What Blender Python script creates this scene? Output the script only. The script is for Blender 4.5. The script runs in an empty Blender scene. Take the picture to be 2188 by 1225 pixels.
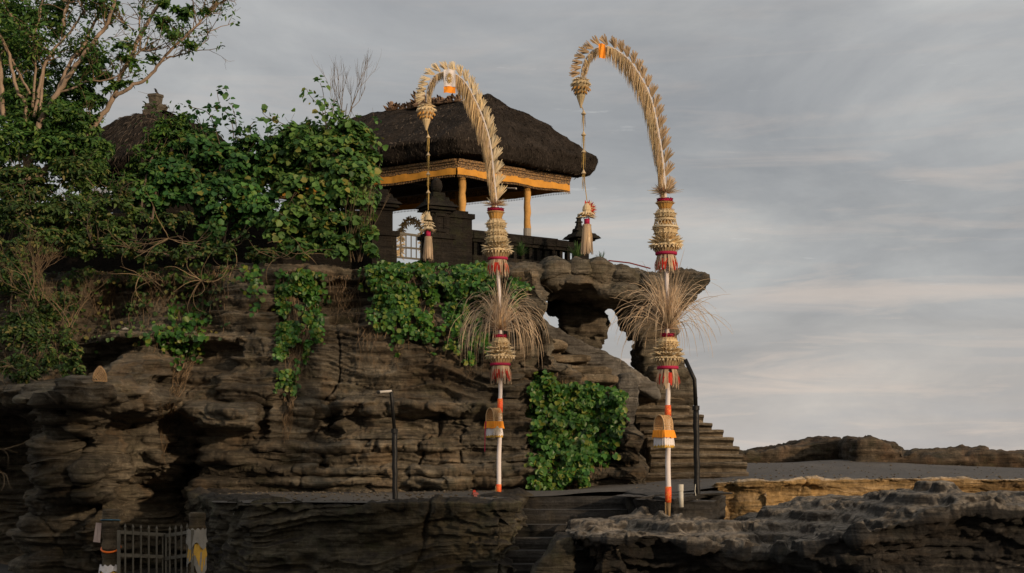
import bpy, bmesh, math, random
import numpy as np
from mathutils import Vector, Matrix
random.seed(7); RS = np.random.RandomState(11)
SC = bpy.context.scene; COL = SC.collection
R = math.radians

# ---------------------------------------------------------------- camera, sky, sun, exposure
F = 3039.0; CX = 1094.0; HY = 978.0
cam = bpy.data.cameras.new('camera'); camo = bpy.data.objects.new('camera', cam); COL.objects.link(camo)
cam.lens = 50; cam.sensor_width = 36; cam.shift_y = (HY-612.5)/2188.0; cam.clip_start = .1; cam.clip_end = 9000
camo.rotation_euler = (R(90), 0, 0); SC.camera = camo

SUN_AZ = R(42); SUN_EL = R(13)          # to the right of straight behind the camera
sdir = Vector((math.sin(SUN_AZ)*math.cos(SUN_EL), -math.cos(SUN_AZ)*math.cos(SUN_EL), math.sin(SUN_EL)))
sl = bpy.data.lights.new('sun', 'SUN'); so = bpy.data.objects.new('sun', sl); COL.objects.link(so)
sl.energy = 3.1; sl.angle = R(1.6); sl.color = (1.0, .74, .49)
so.rotation_euler = sdir.to_track_quat('Z', 'Y').to_euler(); so.location = (30, -30, 30)

W = bpy.data.worlds.new('World'); SC.world = W; W.use_nodes = True
def world():
    nt = W.node_tree; N = nt.nodes; L = nt.links; N.clear()
    out = N.new('ShaderNodeOutputWorld'); bg = N.new('ShaderNodeBackground'); L.new(bg.outputs[0], out.inputs[0])
    sky = N.new('ShaderNodeTexSky'); sky.sky_type = 'NISHITA'; sky.sun_disc = False
    sky.sun_elevation = SUN_EL; sky.sun_rotation = math.pi-SUN_AZ
    skm = N.new('ShaderNodeVectorMath'); skm.operation = 'SCALE'; L.new(sky.outputs[0], skm.inputs[0]); skm.inputs[3].default_value = .06
    tc = N.new('ShaderNodeTexCoord'); sp = N.new('ShaderNodeSeparateXYZ'); L.new(tc.outputs['Generated'], sp.inputs[0])
    def m(op, a, b=None, clamp=False):
        n = N.new('ShaderNodeMath'); n.operation = op; n.use_clamp = clamp
        for i, v in enumerate((a, b)):
            if v is None: continue
            if isinstance(v, (int, float)): n.inputs[i].default_value = v
            else: L.new(v, n.inputs[i])
        return n.outputs[0]
    z = m('MAXIMUM', sp.outputs[2], 0.0)
    # clouds on a layer overhead: foreshortened towards the horizon
    den = m('ADD', z, .30)
    cx = m('DIVIDE', sp.outputs[0], den); cy = m('DIVIDE', sp.outputs[1], den)
    cb = N.new('ShaderNodeCombineXYZ'); L.new(cx, cb.inputs[0]); L.new(cy, cb.inputs[1]); cb.inputs[2].default_value = 3.1
    def noise(scale, det, rough, dist=0.0, src=None, off=None):
        n = N.new('ShaderNodeTexNoise'); n.inputs['Scale'].default_value = scale; n.inputs['Detail'].default_value = det
        n.inputs['Roughness'].default_value = rough; n.inputs['Distortion'].default_value = dist
        L.new(src or cb.outputs[0], n.inputs['Vector']); return n.outputs[0]
    def ramp(f, stops):
        r = N.new('ShaderNodeValToRGB'); L.new(f, r.inputs[0]); e = r.color_ramp.elements
        while len(e) < len(stops): e.new(.5)
        for i, (p, c) in enumerate(stops): e[i].position = p; e[i].color = (*c, 1)
        return r.outputs[0]
    def mix(f, a, b, mode='MIX'):
        n = N.new('ShaderNodeMix'); n.data_type = 'RGBA'; n.blend_type = mode
        if isinstance(f, (int, float)): n.inputs[0].default_value = f
        else: L.new(f, n.inputs[0])
        for i, v in ((6, a), (7, b)):
            if isinstance(v, tuple): n.inputs[i].default_value = (*v, 1)
            else: L.new(v, n.inputs[i])
        return n.outputs[2]
    base = ramp(z, [(0.0, (.475, .445, .425)), (.055, (.45, .425, .405)), (.12, (.385, .388, .388)), (.20, (.362, .370, .376)), (.34, (.41, .415, .42)), (.7, (.36, .37, .385))])
    mq = N.new('ShaderNodeMapping'); L.new(tc.outputs['Generated'], mq.inputs[0]); mq.inputs['Scale'].default_value = (1.5, 1.5, 5.5)
    n1 = noise(1.9, 8, .58, .5, mq.outputs[0]); n2 = noise(3.6, 9, .62, .4)
    big = ramp(n1, [(.33, (.80, .81, .83)), (.5, (1.02, 1.02, 1.02)), (.66, (1.26, 1.25, 1.22))])
    sml = ramp(n2, [(.34, (.95, .955, .965)), (.52, (1., 1., 1.)), (.70, (1.10, 1.085, 1.06))])
    c = mix(1.0, base, big, 'MULTIPLY'); c = mix(1.0, c, sml, 'MULTIPLY')
    # thin bright peach streaks low in the sky
    mp = N.new('ShaderNodeMapping'); L.new(tc.outputs['Generated'], mp.inputs[0]); mp.inputs['Scale'].default_value = (3.0, 1.0, 26.0)
    n3 = noise(2.2, 7, .6, .6, mp.outputs[0])
    st = ramp(n3, [(.50, (0, 0, 0)), (.72, (1, 1, 1))])
    low = ramp(z, [(.0, (1, 1, 1)), (.13, (.55, .55, .55)), (.30, (.12, .12, .12))])
    c = mix(m('MULTIPLY', m('MULTIPLY', st, low), .70), c, (.70, .575, .485))
    n4 = noise(2.0, 6, .55, .4, mp.outputs[0])
    st2 = ramp(n4, [(.25, (1, 1, 1)), (.46, (0, 0, 0))])
    c = mix(m('MULTIPLY', m('MULTIPLY', st2, low), .5), c, (.36, .375, .40))
    c = mix(.06, c, skm.outputs[0])
    pf = ramp(noise(5.5, 8, .62, .2, mp.outputs[0]), [(.66, (0, 0, 0)), (.76, (1, 1, 1))]); c = mix(m('MULTIPLY', pf, .35), c, (.66, .66, .64))
    # the side of the sky towards the sun is brighter and warmer
    dp = N.new('ShaderNodeVectorMath'); dp.operation = 'DOT_PRODUCT'; L.new(tc.outputs['Generated'], dp.inputs[0]); dp.inputs[1].default_value = tuple(sdir)
    c = mix(1.0, c, ramp(dp.outputs['Value'], [(.05, (1, 1, 1)), (.6, (1.35, 1.28, 1.18)), (.97, (2.6, 2.2, 1.75))]), 'MULTIPLY')
    below = m('LESS_THAN', sp.outputs[2], -.002)
    c = mix(below, c, (.10, .10, .11))
    L.new(c, bg.inputs[0]); bg.inputs[1].default_value = 1.10
world()
SC.view_settings.view_transform = 'Standard'; SC.view_settings.look = 'None'
SC.view_settings.exposure = 0.0; SC.view_settings.gamma = 1.0
SC.render.engine = 'CYCLES'; SC.cycles.max_bounces = 5; SC.cycles.transparent_max_bounces = 6; SC.cycles.use_denoising = True

# ---------------------------------------------------------------- helpers
def P(px, py, Y): return Vector(((px-CX)/F*Y, Y, (HY-py)/F*Y))
def tag(o, label=None, cat=None, group=None, kind=None):
    if label: o['label'] = label
    if cat: o['category'] = cat
    if group: o['group'] = group
    if kind: o['kind'] = kind
    return o
def empty(name, loc, label=None, cat=None, group=None):
    o = bpy.data.objects.new(name, None); COL.objects.link(o); o.location = loc; o.empty_display_size = .2
    return tag(o, label, cat, group)
def link(name, me, mat, parent=None, smooth=False):
    if mat: me.materials.append(mat)
    if smooth: me.polygons.foreach_set('use_smooth', [True]*len(me.polygons))
    o = bpy.data.objects.new(name, me); COL.objects.link(o)
    if parent is not None:
        o.parent = parent
        me.transform(Matrix.Translation(-Vector(world_loc(parent))))
    return o
def world_loc(o):
    v = Vector((0, 0, 0))
    while o is not None: v += o.location; o = o.parent
    return v
def np_mesh(name, V, Fc):
    me = bpy.data.meshes.new(name); V = np.asarray(V, dtype=np.float32); Fc = np.asarray(Fc, dtype=np.int32)
    n = Fc.shape[1]; me.vertices.add(len(V)); me.vertices.foreach_set('co', V.ravel())
    me.loops.add(Fc.size); me.loops.foreach_set('vertex_index', Fc.ravel())
    me.polygons.add(len(Fc)); me.polygons.foreach_set('loop_start', np.arange(0, Fc.size, n, dtype=np.int32))
    me.polygons.foreach_set('loop_total', np.full(len(Fc), n, dtype=np.int32)); me.update(); me.validate(); return me
class MB:
    def __init__(s): s.v = []; s.f = []
    def add(s, vs, fs):
        b = len(s.v); s.v += [tuple(v) for v in vs]; s.f += [tuple(b+i for i in f) for f in fs]; return s
    def box(s, c, size, rz=0.0, taper=1.0, ax=None):
        c = Vector(c); hx, hy, hz = size[0]/2, size[1]/2, size[2]/2; vs = []
        for dz, t in ((-hz, 1), (hz, taper)):
            for dx, dy in ((-hx, -hy), (hx, -hy), (hx, hy), (-hx, hy)):
                v = Vector((dx*t, dy*t, dz)); v.rotate(Matrix.Rotation(rz, 3, 'Z'))
                vs.append(c+v)
        return s.add(vs, [(3, 2, 1, 0), (4, 5, 6, 7), (0, 1, 5, 4), (1, 2, 6, 5), (2, 3, 7, 6), (3, 0, 4, 7)])
    def beam(s, a, b, w, h):
        a = Vector(a); b = Vector(b); d = (b-a).normalized(); up = Vector((0, 0, 1))
        if abs(d.z) > .9: up = Vector((0, 1, 0))
        u = d.cross(up).normalized(); n = u.cross(d).normalized(); vs = []
        for p in (a, b):
            for i, j in ((-1, -1), (1, -1), (1, 1), (-1, 1)): vs.append(p+u*(i*w/2)+n*(j*h/2))
        return s.add(vs, [(3, 2, 1, 0), (4, 5, 6, 7), (0, 1, 5, 4), (1, 2, 6, 5), (2, 3, 7, 6), (3, 0, 4, 7)])
    def tube(s, pts, rad, n=6, caps=True):
        pts = [Vector(p) for p in pts]; k = len(pts)
        if not hasattr(rad, '__len__'): rad = [rad]*k
        vs = []; fs = []; prev = None
        for i, p in enumerate(pts):
            d = (pts[min(i+1, k-1)]-pts[max(i-1, 0)])
            d = d.normalized() if d.length > 1e-9 else Vector((0, 0, 1))
            if prev is None: u = d.orthogonal().normalized()
            else:
                u = prev-d*prev.dot(d); u = u.normalized() if u.length > 1e-6 else d.orthogonal().normalized()
            prev = u; w = d.cross(u)
            for j in range(n):
                a = 2*math.pi*j/n; vs.append(p+(u*math.cos(a)+w*math.sin(a))*rad[i])
        for i in range(k-1):
            for j in range(n):
                j2 = (j+1) % n; fs.append((i*n+j, i*n+j2, (i+1)*n+j2, (i+1)*n+j))
        if caps: fs += [tuple(range(n-1, -1, -1)), tuple((k-1)*n+j for j in range(n))]
        return s.add(vs, fs)
    def lathe(s, c, prof, n=20, flute=0.0, k=0):
        c = Vector(c); vs = []; fs = []
        for r, z in prof:
            for j in range(n):
                a = 2*math.pi*j/n; rr = r*(1+flute*math.cos(k*a)); vs.append(c+Vector((rr*math.cos(a), rr*math.sin(a), z)))
        m = len(prof)
        for i in range(m-1):
            for j in range(n):
                j2 = (j+1) % n; fs.append((i*n+j, i*n+j2, (i+1)*n+j2, (i+1)*n+j))
        fs += [tuple(range(n-1, -1, -1)), tuple((m-1)*n+j for j in range(n))]
        return s.add(vs, fs)
    def ribbon(s, pts, w, side, tip=0.0):
        pts = [Vector(p) for p in pts]; side = Vector(side).normalized(); k = len(pts); vs = []; fs = []
        for i, p in enumerate(pts):
            t = i/(k-1); ww = w*(1-t)+w*tip*t if tip < 1 else w
            vs += [p-side*ww/2, p+side*ww/2]
        for i in range(k-1): fs.append((2*i, 2*i+1, 2*i+3, 2*i+2))
        return s.add(vs, fs)
    def petal(s, p, d, w, side, thick=.35, belly=.55):
        """pointed, slightly cupped leaf from p along d"""
        p = Vector(p); d = Vector(d); side = Vector(side).normalized(); n = d.normalized().cross(side)
        b = p+d*belly
        vs = [p-side*w*.28, p+side*w*.28, b-side*w*.5, b+n*w*thick, b+side*w*.5, p+d, p+n*w*thick*.6]
        return s.add(vs, [(0, 6, 3, 2), (6, 1, 4, 3), (2, 3, 5), (3, 4, 5)])
    def build(s, name, mat, parent=None, smooth=False):
        me = bpy.data.meshes.new(name); me.from_pydata(s.v, [], s.f); me.update()
        return link(name, me, mat, parent, smooth)

def vnoise(p, seed=0):
    p = np.asarray(p, dtype=np.float64); i = np.floor(p).astype(np.int64); f = p-i; f = f*f*f*(f*(f*6-15)+10)
    def h(x, y, z):
        n = (x*374761393+y*668265263+z*2147483647+seed*974634777) & 0xffffffff
        n = ((n ^ (n >> 13))*1274126177) & 0xffffffff
        n = ((n ^ (n >> 16))*2246822519) & 0xffffffff
        return ((n ^ (n >> 15)) & 0xffffff)/float(0xffffff)
    r = 0
    for dx in (0, 1):
        wx = f[:, 0] if dx else 1-f[:, 0]
        for dy in (0, 1):
            wy = f[:, 1] if dy else 1-f[:, 1]
            for dz in (0, 1):
                wz = f[:, 2] if dz else 1-f[:, 2]
                r = r+wx*wy*wz*h(i[:, 0]+dx, i[:, 1]+dy, i[:, 2]+dz)
    return r*2-1
def fbm(p, octs=4, seed=0, gain=.5):
    a = 1; t = 0; r = 0; p = np.asarray(p, dtype=np.float64)
    for o in range(octs): r = r+a*vnoise(p*2**o+17.3*o, seed+o); t += a; a *= gain
    return r/t
def sst(a, b, x):
    t = np.clip((x-a)/(b-a), 0, 1); return t*t*(3-2*t)
def interp(x, pts):
    xs, ys = zip(*pts); return np.interp(x, xs, ys)

# ---------------------------------------------------------------- materials
def mat(name, build):
    m = bpy.data.materials.new(name); m.use_nodes = True; nt = m.node_tree; N = nt.nodes; L = nt.links
    b = N['Principled BSDF']; build(N, L, b); return m
def nz(N, L, vec, scale, det=5, rough=.55, dist=0.0, stretch=None):
    if stretch:
        mp = N.new('ShaderNodeMapping'); mp.inputs['Scale'].default_value = stretch; L.new(vec, mp.inputs[0]); vec = mp.outputs[0]
    n = N.new('ShaderNodeTexNoise'); n.inputs['Scale'].default_value = scale; n.inputs['Detail'].default_value = det
    n.inputs['Roughness'].default_value = rough; n.inputs['Distortion'].default_value = dist; L.new(vec, n.inputs['Vector']); return n.outputs[0]
def rmp(N, L, f, stops):
    r = N.new('ShaderNodeValToRGB'); L.new(f, r.inputs[0]); e = r.color_ramp.elements
    while len(e) < len(stops): e.new(.5)
    for i, (p, c) in enumerate(stops): e[i].position = p; e[i].color = (*c, 1) if len(c) == 3 else c
    return r.outputs[0]
def mx(N, L, f, a, b, mode='MIX'):
    n = N.new('ShaderNodeMix'); n.data_type = 'RGBA'; n.blend_type = mode
    if isinstance(f, (int, float)): n.inputs[0].default_value = f
    else: L.new(f, n.inputs[0])
    for i, v in ((6, a), (7, b)):
        if isinstance(v, tuple): n.inputs[i].default_value = (*v, 1)
        else: L.new(v, n.inputs[i])
    return n.outputs[2]
def mm(N, L, op, a, b):
    n = N.new('ShaderNodeMath'); n.operation = op
    for i, v in enumerate((a, b)):
        if isinstance(v, (int, float)): n.inputs[i].default_value = v
        else: L.new(v, n.inputs[i])
    return n.outputs[0]
def bump(N, L, b, h, strength, dist=.05, prev=None):
    n = N.new('ShaderNodeBump'); n.inputs['Strength'].default_value = strength; n.inputs['Distance'].default_value = dist
    L.new(h, n.inputs['Height'])
    if prev is not None: L.new(prev, n.inputs['Normal'])
    L.new(n.outputs[0], b.inputs['Normal']); return n.outputs[0]
G = (1, 1, 1); K = (0, 0, 0)
def rock_mat(name, dark, mid, light, ochre, ochre_amt=.35, white=.5, moss=.25, rough=.92, topg=None):
    def f(N, L, b):
        g = N.new('ShaderNodeNewGeometry'); v = g.outputs['Position']
        big = nz(N, L, v, .55, 5, .6, .6, (1, 1, 1.6)); st = nz(N, L, v, 1.0, 8, .62, .25, (.7, .7, 9))
        fi = nz(N, L, v, 14, 6, .7); st2 = nz(N, L, v, 1.0, 7, .65, .2, (1.6, 1.6, 26))
        c = rmp(N, L, st, [(.30, dark), (.50, mid), (.72, light)])
        c2 = rmp(N, L, fi, [(.35, tuple(x*.55 for x in mid)), (.55, mid), (.75, tuple(min(1, x*1.25) for x in light))])
        c = mx(N, L, .45, c, c2)
        o = rmp(N, L, nz(N, L, v, .9, 6, .65, 1.2, (1, 1, .8)), [(.50, K), (.66, G)])
        c = mx(N, L, mm(N, L, 'MULTIPLY', o, ochre_amt), c, ochre)
        d = rmp(N, L, big, [(.38, (.50, .48, .46)), (.55, G), (.72, (1.25, 1.22, 1.18))]); c = mx(N, L, 1.0, c, d, 'MULTIPLY')
        # damp vertical run-off stains
        s = rmp(N, L, nz(N, L, v, 1.0, 6, .6, .3, (5, 5, .55)), [(.34, (.45, .44, .43)), (.52, G)]); c = mx(N, L, .6, c, s, 'MULTIPLY')
        ms = rmp(N, L, nz(N, L, v, 2.3, 6, .7), [(.52, K), (.7, G)]); c = mx(N, L, mm(N, L, 'MULTIPLY', ms, moss), c, (.045, .055, .022))
        ln = rmp(N, L, st2, [(.36, (.30, .29, .27)), (.47, G), (.62, (1.18, 1.15, 1.1))]); c = mx(N, L, .75, c, ln, 'MULTIPLY')
        w = rmp(N, L, nz(N, L, v, 1.0, 7, .72, .8, (9, 9, 3)), [(.69, K), (.73, G)]); c = mx(N, L, mm(N, L, 'MULTIPLY', w, white), c, (.50, .47, .42))
        if topg:
            sp = N.new('ShaderNodeSeparateXYZ'); L.new(g.outputs['Normal'], sp.inputs[0])
            t = rmp(N, L, sp.outputs[2], [(.55, K), (.8, G)])
            tc = rmp(N, L, nz(N, L, v, 2.6, 9, .75, .8), [(.36, tuple(x*.12 for x in topg)), (.47, tuple(x*.7 for x in topg)), (.58, topg), (.72, tuple(x*1.7 for x in topg))]); tc = mx(N, L, 1.0, tc, rmp(N, L, nz(N, L, v, 17, 6, .75), [(.36, (.35, .35, .35)), (.52, G), (.7, (1.3, 1.3, 1.3))]), 'MULTIPLY')
            c = mx(N, L, mm(N, L, 'MULTIPLY', t, .85), c, tc)
        L.new(c, b.inputs['Base Color']); b.inputs['Roughness'].default_value = rough; b.inputs['Specular IOR Level'].default_value = .25
        p = bump(N, L, b, st2, .7, .12)
        p = bump(N, L, b, nz(N, L, v, 5, 8, .72, .3), .75, .13, p); bump(N, L, b, nz(N, L, v, 30, 5, .7), .5, .02, p)
    return mat(name, f)
M = {}
M['cliff'] = rock_mat('cliff_rock', (.022, .019, .015), (.122, .106, .080), (.33, .29, .222), (.30, .20, .11), .34, .7, .3)
M['arch'] = rock_mat('arch_rock', (.032, .028, .021), (.128, .112, .086), (.30, .262, .20), (.24, .15, .075), .25, .3, .3)
M['stair'] = rock_mat('stair_rock', (.055, .046, .034), (.19, .158, .115), (.42, .35, .26), (.26, .17, .09), .25, .25, .15)
M['plat'] = rock_mat('platform_rock', (.022, .020, .015), (.095, .085, .063), (.26, .23, .17), (.13, .10, .04), .3, .75, .55, .9, (.045, .038, .032))
M['fore'] = rock_mat('shore_rock', (.010, .010, .010), (.040, .038, .036), (.14, .132, .122), (.16, .11, .06), .35, .5, .15, .9, (.28, .245, .20))
M['shelf'] = rock_mat('shelf_rock', (.012, .012, .011), (.04, .038, .036), (.11, .105, .10), (.12, .095, .05), .25, .3, .1, .9, (.12, .115, .11))
M['gold'] = rock_mat('ochre_bank_rock', (.06, .042, .022), (.42, .28, .125), (.78, .60, .40), (.66, .37, .11), .5, .9, .35, .9, (.66, .53, .38))
M['far'] = rock_mat('far_rock', (.025, .022, .016), (.085, .068, .048), (.24, .185, .13), (.25, .15, .09), .35, .35, .45)
M['stone'] = rock_mat('carved_stone', (.007, .006, .005), (.019, .016, .013), (.044, .037, .029), (.05, .03, .016), .25, .2, .35)
def path_f(N, L, b):
    g = N.new('ShaderNodeNewGeometry'); v = g.outputs['Position']
    c = rmp(N, L, nz(N, L, v, .8, 7, .62, .4, (1, .5, 1)), [(.3, (.045, .039, .032)), (.55, (.076, .065, .052)), (.75, (.115, .098, .078))])
    c = mx(N, L, .3, c, rmp(N, L, nz(N, L, v, 9, 5, .7), [(.3, (.02, .02, .02)), (.7, (.16, .14, .12))]))
    cr = rmp(N, L, nz(N, L, v, 1.6, 6, .7, 1.5), [(.485, G), (.5, (.35, .33, .31)), (.515, G)]); c = mx(N, L, .8, c, cr, 'MULTIPLY')
    sp = rmp(N, L, nz(N, L, v, 22, 3, .6), [(.66, K), (.72, G)]); c = mx(N, L, mm(N, L, 'MULTIPLY', sp, .5), c, (.26, .24, .21))
    L.new(c, b.inputs['Base Color']); b.inputs['Roughness'].default_value = .75; p = bump(N, L, b, nz(N, L, v, 2.2, 7, .7), .6, .08); bump(N, L, b, nz(N, L, v, 14, 5, .7), .6, .03, p)
M['path'] = mat('worn_path', path_f)
def simple(name, col, rough=.7, var=.25, scale=6, bumpk=.2, metal=0.0, stretch=None, spec=.3, sub=0):
    def f(N, L, b):
        g = N.new('ShaderNodeTexCoord'); v = g.outputs['Object']
        n = nz(N, L, v, scale, 6, .65, .2, stretch)
        L.new(rmp(N, L, n, [(.28, tuple(x*(1-var) for x in col)), (.5, col), (.74, tuple(min(1, x*(1+var)) for x in col))]), b.inputs['Base Color'])
        b.inputs['Roughness'].default_value = rough; b.inputs['Metallic'].default_value = metal; b.inputs['Specular IOR Level'].default_value = spec
        if bumpk: bump(N, L, b, nz(N, L, v, scale*4, 5, .7, 0, stretch), bumpk, .02)
    return mat(name, f)
def leafy(name, cols, trans=.35, rough=.55, vary=None, spec=.35):
    """colour per leaf, light shines through"""
    def f(N, L, b):
        g = N.new('ShaderNodeNewGeometry'); n = len(cols)
        c = rmp(N, L, g.outputs['Random Per Island'], [((i+.5)/n if n > 1 else 0, c) for i, c in enumerate(cols)])
        br = rmp(N, L, nz(N, L, g.outputs['Position'], vary or 1.2, 4, .6), [(.3, (.6, .62, .6)), (.55, G), (.75, (1.3, 1.28, 1.1))])
        c = mx(N, L, 1.0, c, br, 'MULTIPLY')
        L.new(c, b.inputs['Base Color']); b.inputs['Roughness'].default_value = rough; b.inputs['Specular IOR Level'].default_value = spec
        if trans:
            t = N.new('ShaderNodeBsdfTranslucent'); L.new(c, t.inputs[0]); ms = N.new('ShaderNodeMixShader'); ms.inputs[0].default_value = trans
            L.new(b.outputs[0], ms.inputs[1]); L.new(t.outputs[0], ms.inputs[2]); L.new(ms.outputs[0], N['Material Output'].inputs[0])
    return mat(name, f)
M['leaf_light'] = leafy('light_broad_leaf', [(.035, .10, .026), (.065, .17, .04), (.10, .22, .05), (.05, .13, .03), (.14, .26, .055), (.075, .18, .04), (.17, .27, .06), (.09, .20, .045), (.24, .23, .05)])
M['leaf_tree'] = leafy('tree_leaf', [(0.027, 0.075, 0.015), (0.037, 0.106, 0.02), (0.056, 0.144, 0.025), (0.075, 0.163, 0.031), (0.125, 0.2, 0.037)])
M['leaf_bush'] = leafy('broad_leaf', [(.022, .075, .022), (.038, .12, .036), (.05, .155, .04), (.03, .10, .03), (.075, .20, .045), (.045, .14, .036), (.026, .088, .026), (.06, .17, .04), (.10, .22, .05), (.04, .13, .034), (.13, .24, .05), (.05, .15, .038), (.20, .20, .04)])
M['leaf_shrub'] = leafy('shrub_leaf', [(.018, .045, .012), (.035, .08, .018), (.06, .125, .024), (.03, .065, .015), (.10, .155, .032), (.045, .10, .02), (.18, .16, .05)])
M['leaf_vine'] = leafy('creeper_leaf', [(.016, .060, .010), (.034, .115, .018), (.058, .165, .025), (.025, .085, .014), (.085, .185, .030), (.05, .14, .02), (.17, .20, .03)], .25, .42)
M['leaf_grass'] = leafy('grass_blade', [(.03, .08, .02), (.06, .13, .03), (.10, .17, .05)])
M['bark'] = simple('pale_bark', (.25, .185, .135), .85, .4, 8, .5, stretch=(1, 1, .4))
M['bark_dark'] = simple('dark_bark', (.10, .075, .055), .9, .4, 8, .4)
M['twig'] = leafy('dry_twig', [(.10, .070, .042), (.17, .12, .07), (.25, .18, .105)], 0, .85)
M['root'] = leafy('aerial_root', [(.09, .06, .035), (.16, .11, .06), (.22, .15, .09)], 0, .85)
def thatch_f(N, L, b):
    g = N.new('ShaderNodeNewGeometry'); v = g.outputs['Position']
    a = nz(N, L, v, 3.0, 8, .7, .5); bb = nz(N, L, v, 1.0, 7, .7, 1.0, (30, 30, 5))
    c = rmp(N, L, a, [(.3, (.010, .009, .008)), (.5, (.032, .027, .024)), (.72, (.085, .070, .060))])
    c = mx(N, L, .4, c, rmp(N, L, bb, [(.35, (.008, .007, .006)), (.7, (.075, .058, .045))]))
    L.new(c, b.inputs['Base Color']); b.inputs['Roughness'].default_value = .95; b.inputs['Specular IOR Level'].default_value = .1
    p = bump(N, L, b, bb, .9, .06); bump(N, L, b, a, .9, .15, p)
M['thatch'] = mat('black_palm_thatch', thatch_f)
M['fibre'] = leafy('thatch_fibre', [(.014, .012, .011), (.036, .030, .026), (.085, .070, .058)], 0, .95, spec=.1)
M['straw'] = leafy('dry_palm_leaf', [(.50, .36, .19), (.62, .47, .27), (.72, .57, .35), (.56, .40, .22)], .3, .7, 3)
M['straw_pale'] = leafy('pale_palm_leaf', [(.66, .54, .35), (.76, .66, .48), (.60, .46, .28), (.72, .56, .34)], .25, .7, 3)
M['straw_pink'] = leafy('pinkish_straw', [(.54, .40, .27), (.64, .49, .34), (.46, .33, .21), (.70, .56, .41)], .3, .7, 3)
M['straw_brown'] = leafy('brown_palm_fan', [(.36, .25, .14), (.46, .33, .20), (.56, .42, .27), (.40, .28, .17)], .25, .75, 3)
M['amber'] = leafy('amber_palm_leaf', [(.55, .26, .05), (.65, .36, .09), (.48, .27, .09)], .25, .6, 3)
M['magenta'] = leafy('magenta_flower', [(.42, .012, .06), (.55, .02, .10), (.33, .01, .05)], .2, .7)
M['red'] = leafy('red_strip', [(.55, .025, .015), (.68, .05, .02), (.45, .02, .015)], .2, .7)
M['cord'] = simple('golden_cord', (.40, .27, .08), .7, .3, 30)
M['white_wrap'] = simple('white_wrapped_pole', (.66, .60, .585), .7, .06, 9, .15)
M['bamboo'] = simple('bare_bamboo', (.20, .13, .06), .6, .3, 9)
M['grey_spine'] = simple('grey_cane', (.50, .46, .44), .6, .15, 12)
def band_f(N, L, b):
    g = N.new('ShaderNodeNewGeometry')
    c = rmp(N, L, nz(N, L, g.outputs['Position'], 26, 3, .5, 1.5), [(.42, (.72, .22, .03)), (.5, (.62, .03, .012)), (.62, (.75, .12, .02))])
    L.new(c, b.inputs['Base Color']); b.inputs['Roughness'].default_value = .65
M['band'] = mat('red_gold_wrap', band_f)
M['orange_cloth'] = simple('orange_cloth', (.85, .30, .025), .75, .12, 8, .3)
M['yellow_cloth'] = simple('yellow_cloth', (.52, .31, .05), .75, .15, 8, .3)
M['white_cloth'] = simple('white_cloth', (.70, .66, .66), .8, .08, 8, .4)
M['dull_cloth'] = simple('dull_white_cloth', (.24, .225, .20), .85, .3, 5, .5)
M['cane'] = leafy('woven_cane', [(.48, .29, .13), (.58, .38, .20), (.40, .24, .11)], 0, .6, 3)
M['valance'] = simple('orange_gold_valance', (.56, .26, .035), .7, .22, 3, .3)
def carve_f(N, L, b):
    g = N.new('ShaderNodeTexCoord')
    vo = N.new('ShaderNodeTexVoronoi'); vo.inputs['Scale'].default_value = 34; L.new(g.outputs['Object'], vo.inputs['Vector'])
    c = rmp(N, L, vo.outputs[0], [(.15, (.40, .24, .09)), (.4, (.22, .125, .05)), (.7, (.08, .05, .025))])
    L.new(c, b.inputs['Base Color']); b.inputs['Roughness'].default_value = .6; bump(N, L, b, vo.outputs[0], .8, .02)
M['carved'] = mat('carved_gilt_wood', carve_f)
M['post'] = simple('ochre_cloth_post', (.46, .25, .07), .75, .3, 4, .3)
M['wood'] = simple('dark_wood', (.035, .025, .018), .8, .3, 6)
M['black_metal'] = simple('black_metal', (.012, .012, .012), .45, .4, 8, .2, .3)
M['rail_metal'] = simple('grey_painted_metal', (.11, .10, .08), .6, .3, 6, .2, .2)
M['lamp_grey'] = simple('lamp_grey', (.42, .40, .37), .5, .15, 10)
M['pvc'] = simple('white_plastic_pipe', (.50, .48, .42), .45, .1, 10, .05)
M['red_plastic'] = simple('dull_red_plastic', (.16, .02, .015), .5, .3, 10)
M['orange_plastic'] = simple('orange_plastic', (.85, .17, .02), .4, .1, 8, .1)
M['blue'] = simple('faded_blue_rope', (.04, .10, .14), .8, .3, 12)
M['tile'] = simple('red_brown_tile', (.30, .15, .10), .8, .3, 5)
def sea_f(N, L, b):
    b.inputs['Base Color'].default_value = (.03, .045, .05, 1); b.inputs['Roughness'].default_value = .15
    g = N.new('ShaderNodeNewGeometry'); bump(N, L, b, nz(N, L, g.outputs['Position'], .5, 6, .6), .4, .5)
M['sea'] = mat('sea_water', sea_f)
def sand_f(N, L, b):
    g = N.new('ShaderNodeNewGeometry'); v = g.outputs['Position']
    L.new(rmp(N, L, nz(N, L, v, .7, 8, .65), [(.3, (.022, .020, .018)), (.7, (.055, .05, .043))]), b.inputs['Base Color']); b.inputs['Roughness'].default_value = .9
    bump(N, L, b, nz(N, L, v, 3, 8, .7), .6, .1)
M['sand'] = mat('dark_wet_sand', sand_f)

# ---------------------------------------------------------------- terrain
def grid_faces(nu, nv):
    a = np.arange(nu*nv).reshape(nv, nu); return np.stack([a[:-1, :-1], a[:-1, 1:], a[1:, 1:], a[1:, :-1]], -1).reshape(-1, 4)
def struct(name, me, m, smooth=True): return tag(link(name, me, m, None, smooth), kind='structure')

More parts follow.
